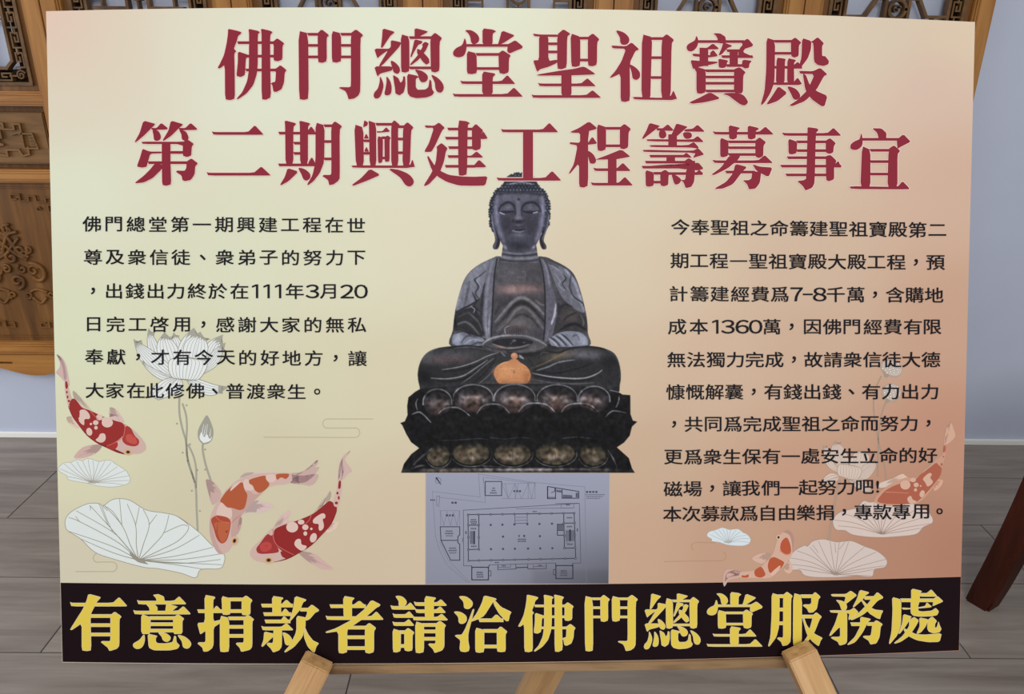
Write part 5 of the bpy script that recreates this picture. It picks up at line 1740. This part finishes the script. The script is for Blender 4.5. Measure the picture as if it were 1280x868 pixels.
SK(FJ, '350,390 380,420 400,440', (120, 125, 138), 20, 1.4, 0.7); SK(FJ, '570,425 620,470', (168, 172, 184), 24, 1.2, 0.8); SK(FJ, '820,440 850,400 920,390', (110, 108, 104), 12, 1.4, 0.6)
SK(FJ, '480,185 510,176 540,186', (100, 100, 108), 16, 1, .8)
# ---- clay jar
TONE.fill(smooth(FJ('265,650 285,580 350,525 440,500 500,495 580,515 660,565 702,630 705,690 680,750 620,790 480,795 360,780 300,740'), 4), (196, 134, 90))
BL(FJ, 430, 620, 150, 60, (210, 152, 108), 0.7); BL(FJ, 660, 700, 60, 90, (158, 100, 64), 0.7); BL(FJ, 480, 780, 200, 30, (168, 108, 70), 0.7); BL(FJ, 280, 640, 30, 60, (178, 124, 92), 0.6)
SK(FJ, '285,600 380,592 500,586 600,590 690,612', (216, 164, 120), 8, 0.8, 0.8); SK(FJ, '300,560 380,520 440,505', (220, 178, 146), 14, 1, 0.6)
PFl(FJ, '430,512 462,478 512,470 550,482 590,522 540,530 470,530', (190, 130, 90)); SK(FJ, '425,500 470,492 560,500', (160, 106, 74), 8, 0.8, 0.7)
TONE.fill(FJ(ellipse(510, 436, 42, 40)), (186, 130, 98)); BL(FJ, 500, 425, 18, 16, (208, 160, 130), 0.8)
rj = random.Random(5)
for i in range(26):
    BL(FJ, rj.uniform(300, 670), rj.uniform(560, 760), 7, 6, (150, 96, 62), 0.6)
BL(FJ, 506, 632, 14, 22, (140, 88, 60), 0.7); SK(FJ, '335,792 400,784 455,776', (200, 150, 122), 24, 1, 0.85); SK(FJ, '340,808 400,800', (30, 26, 24), 10, 1, .7)
# ---- head
for a in np.linspace(0, 1, 60):
    x, y = HAIR[int(a*(len(HAIR)-1))]
    if y < 283:
        TONE.fill(ellipse(x, y, 1.8, 1.8, 0, 10), (52, 55, 66))
TONE.fill(HAIR, (38, 40, 49))
TONE.fill(smooth(FH('265,160 300,130 345,120 390,132 420,165 405,188 345,175 285,186'), 4), (46, 49, 58), 1)
rh = random.Random(11)
row = 0; y = 215.0
while y < 288:
    x = 612.0 + (row % 2)*2.1
    while x < 690:
        P = np.array([[x, y]]); X, Y = np.array([[x]]), np.array([[y]])
        if TONE.sdf(X, Y, HAIR)[0, 0] > 0.2 and TONE.sdf(X, Y, FACE)[0, 0] < 1.0:
            TONE.blob(x, y, 1.9, 1.8, (64, 67, 80), 0.8); TONE.blob(x+0.9, y+0.6, 0.9, 1.2, (142, 146, 164), 0.75*rh.uniform(0.5, 1)); TONE.blob(x-1.1, y-0.9, 1.0, 0.9, (26, 28, 36), 0.8)
        x += 4.2
    y += 3.7; row += 1
SK(FA, '338,66 372,61 404,66', (156, 158, 176), 4, 1, 0.7); SK(FA, '334,76 372,72 408,76', (34, 36, 44), 5, 1, 0.6)
TONE.fill(EARL, (70, 70, 82)); TONE.fill(EARR, (66, 66, 78))
SK(FH, '106,500 118,600 146,700', (128, 128, 146), 10, 1, 0.8); SK(FH, '152,640 172,720 150,795', (34, 33, 40), 26, 1.2, 0.9); SK(FH, '122,800 142,760', (110, 110, 124), 10, 1, 0.6)
SK(FH, '622,500 608,600 584,690', (122, 122, 140), 10, 1, 0.8); SK(FH, '576,640 548,720 575,795', (34, 33, 40), 26, 1.2, 0.9); SK(FH, '592,640 562,720', (130, 130, 146), 8, 1, 0.5)
TONE.fill(FACE, (73, 73, 86), 1.0)
SK(FH, '150,315 250,300 345,296 440,300 560,318', (40, 41, 50), 22, 2.4, 0.8, False)
BL(FH, 345, 345, 170, 42, (101, 101, 116), 0.75); BL(FH, 215, 345, 40, 40, (104, 104, 120), 0.5)
SK(FH, '158,330 146,420 152,520 172,620 212,730', (142, 142, 166), 40, 5, 0.7); SK(FH, '560,335 568,420 562,520 545,620 506,735', (146, 145, 170), 36, 5, 0.7)
BL(FH, 250, 590, 72, 105, (52, 50, 60), 0.75); BL(FH, 455, 590, 76, 105, (52, 50, 60), 0.75); BL(FH, 350, 775, 120, 50, (42, 42, 52), 0.85); BL(FH, 345, 720, 55, 25, (74, 73, 84), 0.5)
BL(FH, 242, 430, 58, 26, (96, 96, 112), 0.85); BL(FH, 462, 430, 58, 26, (96, 96, 112), 0.85)
SK(FH, '166,472 182,428 222,394 262,384 302,408 320,455 322,490', (40, 39, 48), 20, 1.6, 0.9); SK(FH, '552,472 536,426 496,390 450,384 402,402 380,440 376,490', (40, 39, 48), 20, 1.6, 0.9)
SK(FH, '182,468 240,472 302,466', (40, 38, 47), 26, 1.4, 0.9); SK(FH, '392,466 455,474 535,466', (40, 38, 47), 26, 1.4, 0.9)
SK(FH, '178,474 198,484 222,492', (158, 158, 176), 11, 1, 0.85); SK(FH, '480,482 504,476 524,470', (172, 172, 190), 12, 1, 0.85); SK(FH, '190,458 240,452 290,456', (92, 92, 106), 6, 1, 0.6); SK(FH, '405,456 460,452 520,458', (92, 92, 106), 6, 1, 0.6)
SK(FH, '346,360 345,440 345,525', (112, 111, 126), 42, 3, 0.75); SK(FH, '318,440 314,500 300,545', (52, 51, 61), 14, 2, 0.8); SK(FH, '378,440 384,500 398,545', (56, 55, 65), 14, 2, 0.7)
BL(FH, 345, 524, 36, 22, (124, 122, 136), 0.8); BL(FH, 345, 560, 48, 17, (38, 36, 45), 0.95); BL(FH, 302, 552, 12, 12, (44, 43, 51), 0.8); BL(FH, 390, 552, 12, 12, (44, 43, 51), 0.8)
SK(FH, '325,585 345,592 368,585', (92, 91, 104), 14, 1.6, 0.7)
SK(FH, '284,616 320,606 345,613 372,606 412,616', (58, 56, 66), 18, 1.4, 0.9); SK(FH, '290,630 345,634 408,628', (27, 26, 32), 12, 1.2, 0.95); SK(FH, '308,640 330,650 366,652 394,642', (128, 126, 140), 11, 1.2, 0.75); BL(FH, 347, 680, 62, 20, (98, 97, 111), 0.8); BL(FH, 300, 640, 12, 10, (140, 139, 152), 0.7)
BL(FH, 350, 358, 13, 13, (34, 33, 41), 0.9); BL(FH, 226, 792, 18, 26, (150, 150, 168), 0.8, -35); BL(FH, 488, 790, 16, 26, (156, 155, 174), 0.8, 35)
# ---- lotus pedestal
TONE.fill(BASE, (24, 23, 27))
BL(FB, 640, 110, 560, 30, (64, 64, 70), 0.7)
def up_petal(cx, cy, rx, ry, k=1.0, sk=0):
    TONE.fill(FB(ellipse(cx, cy, rx, ry)), (44, 41, 44), 1.4)
    BL(FB, cx+sk, cy+18, rx*0.62, ry*0.48, (104, 84, 78), 0.85*k); BL(FB, cx-rx*0.5+sk, cy-2, rx*0.22, ry*0.4, (146, 140, 144), 0.6*k, 20); BL(FB, cx+rx*0.5+sk, cy+8, rx*0.24, ry*0.2, (168, 160, 162), 0.7*k, 20)
    BL(FB, cx+sk, cy-6, rx*0.45, ry*0.16, (152, 138, 134), 0.65*k, -6); BL(FB, cx+sk, cy+ry*0.72, rx*0.6, ry*0.22, (70, 52, 48), 0.7*k)
    SK(FB, ' '.join('%f,%f' % (cx+rx*1.02*math.cos(a), cy+ry*1.02*math.sin(a)) for a in np.linspace(math.pi*0.95, math.pi*2.05, 9)), (116, 117, 126), 6, 1, 0.85, False)
    SK(FB, ' '.join('%f,%f' % (cx+rx*0.88*math.cos(a), cy+ry*0.86*math.sin(a)) for a in np.linspace(math.pi*1.1, math.pi*1.9, 9)), (30, 29, 33), 8, 1.2, 0.8)
up_petal(200, 185, 76, 70, 0.7, 12); up_petal(1035, 170, 84, 70, 0.8, -22); up_petal(390, 165, 106, 74); up_petal(838, 165, 106, 74, 0.95); up_petal(612, 165, 108, 76, 1.0)
SK(FB, '95,165 85,190 92,225', (130, 130, 138), 5, 1, 0.7); SK(FB, '1118,120 1150,126 1200,142', (150, 150, 158), 5, 1, 0.7); SK(FB, '1170,150 1165,180 1152,212', (128, 128, 138), 6, 1, 0.8)
for cx, cy, rx, ry, s in ((290, 290, 92, 72, '203,246 240,217 290,211 332,224 372,256'), (495, 280, 96, 80, '410,244 440,206 492,193 545,203 584,242'), (730, 278, 102, 80, '632,234 670,196 726,188 786,199 826,236'), (955, 280, 102, 82, '860,238 890,202 950,190 1010,197 1052,228'), (110, 300, 60, 56, '62,250 108,238 165,292'), (1150, 290, 60, 56, '1096,262 1136,230 1204,240')):
    TONE.fill(FB(ellipse(cx, cy+10, rx, ry)), (23, 22, 26), 1.6); SK(FB, s, (128, 128, 136), 8, 1, 0.85)
    BL(FB, cx, cy-10, rx*0.6, 20, (40, 37, 40), 0.7)
PFl(FB, '60,300 1220,300 1190,380 1140,415 110,415 70,370', (22, 21, 25), 10)
SK(FB, '200,388 300,386 420,378 470,384', (74, 78, 90), 4, 1, 0.7); SK(FB, '480,372 560,380 640,372 700,378', (72, 76, 88), 4, 1, 0.7); SK(FB, '860,378 940,370 1050,380', (72, 76, 88), 4, 1, 0.7)
def low_petal(cx, cy, rx, ry, k=1.0, rot=0):
    TONE.fill(FB(ellipse(cx, cy, rx, ry, rot)), (62, 57, 48), 2.0)
    BL(FB, cx, cy-2, rx*0.7, ry*0.7, (92, 83, 68), 0.8*k, rot); BL(FB, cx, cy+20, rx*0.55, ry*0.26, (150, 135, 128), 0.7*k, rot); BL(FB, cx+4, cy-16, rx*0.16, ry*0.32, (138, 122, 104), 0.6*k); BL(FB, cx-rx*0.5, cy+8, rx*0.22, ry*0.3, (92, 74, 62), 0.6*k)
    BL(FB, cx, cy-ry*0.9, rx, ry*0.35, (28, 27, 29), 0.85); SK(FB, '%f,%f %f,%f' % (cx, cy-10, cx+1, cy+34), (70, 58, 50), 4, 1, 0.6*k)
    SK(FB, ' '.join('%f,%f' % (cx+rx*1.04*math.cos(a), cy+ry*1.06*math.sin(a)) for a in np.linspace(0.08*math.pi, 0.92*math.pi, 9)), (22, 21, 23), 6, 1, 0.9, False)
    SK(FB, ' '.join('%f,%f' % (cx+rx*1.12*math.cos(a), cy+ry*1.16*math.sin(a)) for a in np.linspace(-0.05*math.pi, 0.9*math.pi, 9)), (116, 114, 112), 4, 0.9, 0.7)
low_petal(205, 470, 62, 56, 0.6, -25); low_petal(1030, 465, 72, 58, 0.65, 25); low_petal(380, 458, 98, 60); low_petal(600, 460, 98, 60); low_petal(828, 458, 104, 60)
SK(FB, '70,520 110,480 170,430', (96, 94, 98), 10, 2, 0.6); SK(FB, '1110,440 1140,490 1160,540', (110, 108, 114), 6, 1.4, 0.7); SK(FB, '60,540 100,525 130,520', (140, 138, 142), 8, 1.4, 0.6)
PFl(FB, '20,536 1250,538 1256,562 8,562', (56, 53, 55), 1.6); BL(FB, 640, 543, 380, 9, (150, 142, 142), 0.75); BL(FB, 240, 548, 100, 8, (112, 100, 92), 0.7); BL(FB, 940, 552, 150, 8, (30, 28, 30), 0.85); SK(FB, '360,528 440,524 560,530', (130, 128, 132), 4, 1, 0.6)
BL(FB, 60, 545, 60, 20, (30, 28, 30), 0.8); BL(FB, 1200, 540, 70, 30, (20, 19, 22), 0.9)
# bronze patina: mottled streaks, then tone and the grain of the photograph
rn = np.random.default_rng(3)
def mottle(n, ax):
    q = rn.normal(0, 1, TONE.a.shape[:2])
    for _ in range(n):
        q = (q + np.roll(q, 1, 0) + np.roll(q, -1, 0))/3
        if ax:
            q = (q + np.roll(q, 1, 1) + np.roll(q, -1, 1))/3
    q -= q.mean(); return q/q.std()
YY = TONE.y0 + np.arange(TONE.H)[:, None]/TONE.s*np.ones((1, TONE.W)); XX = TONE.x0 + np.arange(TONE.W)[None, :]/TONE.s*np.ones((TONE.H, 1))
low = 1/(1+np.exp(-(YY-486)/3)); jarm = np.exp(-(((XX-640)/24)**2 + ((YY-464)/22)**2)**2)
mt = mottle(9, True)*(0.04 + 0.13*low) + mottle(2, False)*0.03
TONE.a *= (1 + np.clip(mt, -0.5, 0.6)*(1-0.7*jarm))[..., None]
body = 1/(1+np.exp(-(YY-318)/4))
gm = TONE.a.mean(2, keepdims=True)
TONE.a = np.where(TONE.a[..., 2:3] > TONE.a[..., 0:1], TONE.a*(1-0.38*body[..., None]) + gm*0.38*body[..., None], TONE.a)
TONE.a = np.where((jarm < 0.3)[..., None], (TONE.a-62)*1.12 + 57, TONE.a)
g = rn.normal(0, 1, TONE.a.shape[:2]); g = (g + np.roll(g, 1, 0) + np.roll(g, 1, 1) + np.roll(g, (1, 1), (0, 1)))/2
TONE.a = np.clip(TONE.a + g[..., None]*2.2, 0, 255)

def statue_mesh():
    H, W = TONE.H, TONE.W
    keep = TONE.mask > -0.9
    idx = -np.ones((H, W), int); jj, ii = np.nonzero(keep); idx[jj, ii] = np.arange(len(jj))
    a, b, c, d = idx[:-1, :-1], idx[:-1, 1:], idx[1:, 1:], idx[1:, :-1]
    m = TONE.mask; core = (m[:-1, :-1] > -0.15) | (m[1:, 1:] > -0.15) | (m[:-1, 1:] > -0.15) | (m[1:, :-1] > -0.15)
    ok = (a >= 0) & (b >= 0) & (c >= 0) & (d >= 0) & core
    F = np.stack([a[ok], d[ok], c[ok], b[ok]], 1)
    px = TONE.x0 + ii/TONE.s; py = TONE.y0 + jj/TONE.s
    # the rim blends into the board colour, as the printer's screen did
    edge = np.clip(0.62 + TONE.mask[jj, ii]/0.9, 0, 1)[:, None]
    colr = TONE.a[jj, ii]*edge + board_color(px, py)*(1-edge)
    uv = BPs(np.stack([px, py], 1))
    me = bpy.data.meshes.new('statue_print')
    me.vertices.add(len(uv)); co = np.zeros((len(uv), 3)); co[:, :2] = uv; me.vertices.foreach_set('co', co.ravel())
    me.loops.add(F.size); me.loops.foreach_set('vertex_index', F.ravel())
    me.polygons.add(len(F)); me.polygons.foreach_set('loop_start', np.arange(0, F.size, 4)); me.polygons.foreach_set('loop_total', np.full(len(F), 4))
    me.update(calc_edges=True)
    ca = me.color_attributes.new('ink', 'FLOAT_COLOR', 'POINT')
    cc = np.ones((len(uv), 4)); cc[:, :3] = lin_np(colr/255.0); ca.data.foreach_set('color', cc.ravel())
    return bend(me, False)
statue = link_mesh('statue_print', statue_mesh(), poster, [attr_mat('statue_photo_print')])
statue.location = (0, 0, 5*LAY)
# ================================================================ floor plan picture
def sheet_mesh():
    NX, NY = 30, 20
    u = np.linspace(0, 1, NX+1); v = np.linspace(0, 1, NY+1)
    TL, TR, BR, BL = map(np.array, ((532.6, 590.5), (761.8, 590.8), (760.6, 729.8), (532.2, 730.6)))
    V = []; C = []
    for b in v:
        for a in u:
            p = (TL*(1-a)+TR*a)*(1-b) + (BL*(1-a)+BR*a)*b
            V.append(p)
            base = np.array((154, 157, 176))*(1-b) + np.array((140, 141, 156))*b
            # the darker lower right corner of the photographed sheet
            k = np.clip((a-0.35)/0.65, 0, 1)*np.clip((b-0.2)/0.8, 0, 1)**1.6
            base = base*(1-0.36*k)
            if b > 0.86 and a > 0.58:
                base = base*0.93
            C.append(base)
    P = BPs(V)
    me = bpy.data.meshes.new('floor_plan_print')
    me.from_pydata([(x, y, 0) for x, y in P], [], [(j*(NX+1)+i, (j+1)*(NX+1)+i, (j+1)*(NX+1)+i+1, j*(NX+1)+i+1) for j in range(NY) for i in range(NX)])
    ca = me.color_attributes.new('ink', 'FLOAT_COLOR', 'POINT')
    col = np.ones((len(V), 4)); col[:, :3] = lin_np(np.array(C)/255.0)
    ca.data.foreach_set('color', col.ravel()); bend(me, False)
    return me
plan = link_mesh('floor_plan_print', sheet_mesh(), poster, [attr_mat('grey_sheet_print')])
plan.location = (0, 0, 3*LAY)
pr = Print(); pr.poly([(531.6, 590.0), (762.6, 590.2), (761.4, 730.2), (531.2, 731.0)], (188, 172, 162)); o = pr.build('sheet_rim', -0.5, plan)
PF = fr(520, 585, 5.12)
LN = Print()
DK, MD, LT = (56, 57, 74), (84, 86, 106), (116, 118, 138)
def seg(s, w, c):
    p = parse(s)
    for a, b in zip(p[:-1], p[1:]):
        d = (b-a)/(np.linalg.norm(b-a)+1e-9)*w*1.2
        LN.strip(PF(np.array([a-d, b+d])), w, c)
T, N_, W_ = 0.5, 0.75, 1.05
for s in ('400,38 410,187 105,152 125,440 148,520 178,585 200,620', '200,625 335,738', '150,470 205,590 345,735', '432,95 430,60 445,222 150,190', '440,62 760,100', '400,40 760,95 1080,122 1090,735'):
    seg(s, T, LT)
seg('150,250 132,238 132,184 150,180 148,238', T, MD)
seg('1045,228 303,272 305,628 355,628', N_, MD); seg('470,622 890,610', N_, MD); seg('893,230 1045,228 1055,610 1003,612', N_, MD)
seg('928,232 928,257 1010,257 1010,232', T, MD); seg('640,262 1010,257', T, MD)
seg('333,300 1012,290 1022,580 335,595 333,300', W_, DK)
seg('402,300 402,368', W_, DK); seg('333,368 402,368 402,522 335,524', W_, DK)
seg('945,290 950,515 1016,514', W_, DK); seg('945,355 1015,354', W_, DK)
seg('905,360 905,432 945,432', W_, DK); seg('905,362 945,362', W_, DK); seg('905,402 945,402', N_, DK)
LN.poly(PF('345,405 372,405 372,488 345,488'), (112, 113, 128)); LN.poly(PF('368,405 378,405 378,490 368,490'), DK)
LN.poly(PF('980,395 992,395 992,470 980,470'), DK); LN.poly(PF('992,400 1014,400 1014,470 992,470'), (104, 104, 118)); LN.poly(PF('957,400 980,400 980,470 957,470'), (114, 114, 128))
LN.poly(PF('908,365 943,365 943,400 908,400'), (96, 97, 112))
for y in range(410, 490, 7):
    seg('345,%d 370,%d' % (y, y), 0.3, MD); seg('957,%d 980,%d' % (y-4, y-4), 0.3, MD)
seg('632,298 634,357 712,355 712,296', N_, MD); seg('634,318 712,317', T, MD); seg('634,337 712,336', T, MD)
seg('443,88 548,88 548,178 443,178 443,88', W_, DK)
seg('550,103 762,98 762,198 550,198', T, LT); seg('550,103 592,198 632,102 676,198 718,100 740,198 762,98', T, LT); seg('570,103 592,198', T, LT); seg('655,102 636,198', T, LT); seg('635,102 635,198', T, LT); seg('718,100 718,198', T, LT)
seg('155,275 280,275 280,370', T, LT); seg('155,275 158,370', T, LT); seg('155,275 178,370 200,275', T, LT); seg('200,290 222,370 242,275', T, LT); seg('242,290 262,370 280,275', T, LT); seg('155,275 200,275', T, LT)
seg('155,378 280,378 280,430 268,440 268,465 160,465 155,378', W_, DK); seg('160,465 222,592 280,592 280,490 268,480 268,465', W_, DK)
seg('842,198 842,120 1042,152 1042,195 935,195 935,140', W_, DK); seg('842,198 893,198 893,128', W_, DK); seg('845,190 890,190', 0.9, DK)
LN.poly(PF('940,172 1000,176 1000,193 940,193'), (92, 93, 110)); LN.poly(PF('898,140 932,145 932,160 898,155'), (92, 93, 110)); LN.poly(PF('1022,160 1038,160 1038,190 1022,190'), (88, 88, 106))
seg('842,122 842,198', 1.3, DK); seg('866,160 888,150 888,128', N_, DK)
def rr(x0, y0, x1, y1, r=10):
    p = arc(x1-r, y0+r, r, -90, 0, 5) + arc(x1-r, y1-r, r, 0, 90, 5) + arc(x0+r, y1-r, r, 90, 180, 5) + arc(x0+r, y0+r, r, 180, 270, 5)
    p.append(p[0])
    LN.strip(PF(np.array(p)), 0.9, DK)
    seg('%d,%d %d,%d %d,%d %d,%d %d,%d' % (x0-2, y0-2, x1+2, y0-2, x1+2, y1+2, x0-2, y1+2, x0-2, y0-2), 0.8, DK)
rr(358, 638, 463, 717); rr(896, 627, 1003, 709)
seg('355,628 357,640', W_, DK); seg('470,622 463,640', W_, DK); seg('893,612 895,628', W_, DK); seg('1003,612 1003,628', W_, DK)
seg('463,660 480,660 480,692 463,692', N_, DK); seg('893,652 880,652 880,686 893,686', N_, DK)
seg('525,622 523,652 640,648 638,618', N_, DK); seg('523,638 605,636 605,620', T, DK); seg('715,618 716,648 835,645 833,615', N_, DK); seg('752,632 835,630', T, DK); seg('752,618 752,645', T, DK); seg('640,640 715,637', 1.2, DK)
seg('298,450 298,475', N_, MD)
for x, y in [(333+(1012-333)*i/9 if 0 else v, 301-0.015*(v-333)) for i, v in enumerate((333, 400, 478, 553, 630, 713, 790, 868, 945, 1012))] + \
        [(v, 595-0.021*(v-335)) for v in (337, 403, 480, 557, 633, 720, 798, 875, 955, 1020)] + [(335, 368), (335, 445), (335, 525), (402, 368), (402, 445), (403, 523), (945, 355), (950, 435), (950, 515), (1015, 354), (1017, 432), (1018, 512)]:
    LN.poly(PF(ellipse(x, y, 7.5, 7.5, 0, 14)), DK, 1); LN.poly(PF(ellipse(x, y, 4, 4, 0, 10)), (134, 135, 152), 2)
for x, y in [(v, 366-0.02*(v-478)) for v in (478, 553, 630, 713, 790, 870)] + [(557, 441), (793, 438)] + [(v, 521-0.015*(v-480)) for v in (480, 557, 633, 717, 795, 873)]:
    LN.poly(PF(ellipse(x, y, 7.5, 7.5, 0, 14)), (74, 75, 92), 1)
# compass
LN.strip(PF(np.array(arc(142, 82, 18, 0, 360, 22))), 0.5, MD); LN.strip(PF('128,62 160,108'), 2.2, DK, 1, 0.8)
# unreadably small captions
rq = random.Random(3)
def cap(x, y, n, c=DK, h=9, p=9):
    for i in range(n):
        cx = x + (i-(n-1)/2)*p
        LN.poly(PF([(cx-p*0.36, y-h*0.5), (cx+p*0.36, y-h*0.42), (cx+p*0.3, y+h*0.5), (cx-p*0.38, y+h*0.4)]), tuple(int(v+rq.uniform(0, 26)) for v in c), 2)
for a in ((497, 131, 2), (497, 146, 3), (495, 161, 5), (648, 150, 3, DK, 13, 18), (244, 224, 2, DK, 14, 20), (107, 207, 3, DK, 11, 11), (217, 305, 3, DK, 13, 19), (212, 406, 5), (212, 421, 6), (213, 436, 5, MD), (234, 515, 5), (234, 530, 6), (236, 545, 5, MD),
          (660, 437, 1, DK, 14, 12), (693, 437, 1, DK, 14, 16), (678, 458, 6), (678, 471, 6), (760, 281, 3), (368, 390, 4), (368, 333, 4), (368, 346, 5), (370, 358, 4), (370, 503, 4), (982, 320, 4), (982, 377, 4), (985, 490, 4), (518, 607, 3), (562, 628, 3), (795, 626, 3),
          (408, 671, 4, DK, 11, 10), (408, 685, 5), (410, 699, 5), (946, 661, 4, DK, 11, 10), (946, 675, 5), (946, 689, 5), (972, 238, 3), (1125, 155, 4, DK, 13, 20), (1146, 172, 14, MD, 7, 9), (1143, 184, 12, MD, 7, 9), (1135, 196, 10, MD, 7, 9), (320, 415, 1, DK, 20, 10), (1033, 398, 1, DK, 22, 10)):
    cap(*a)
LN.build('plan_drawing', 1, plan)
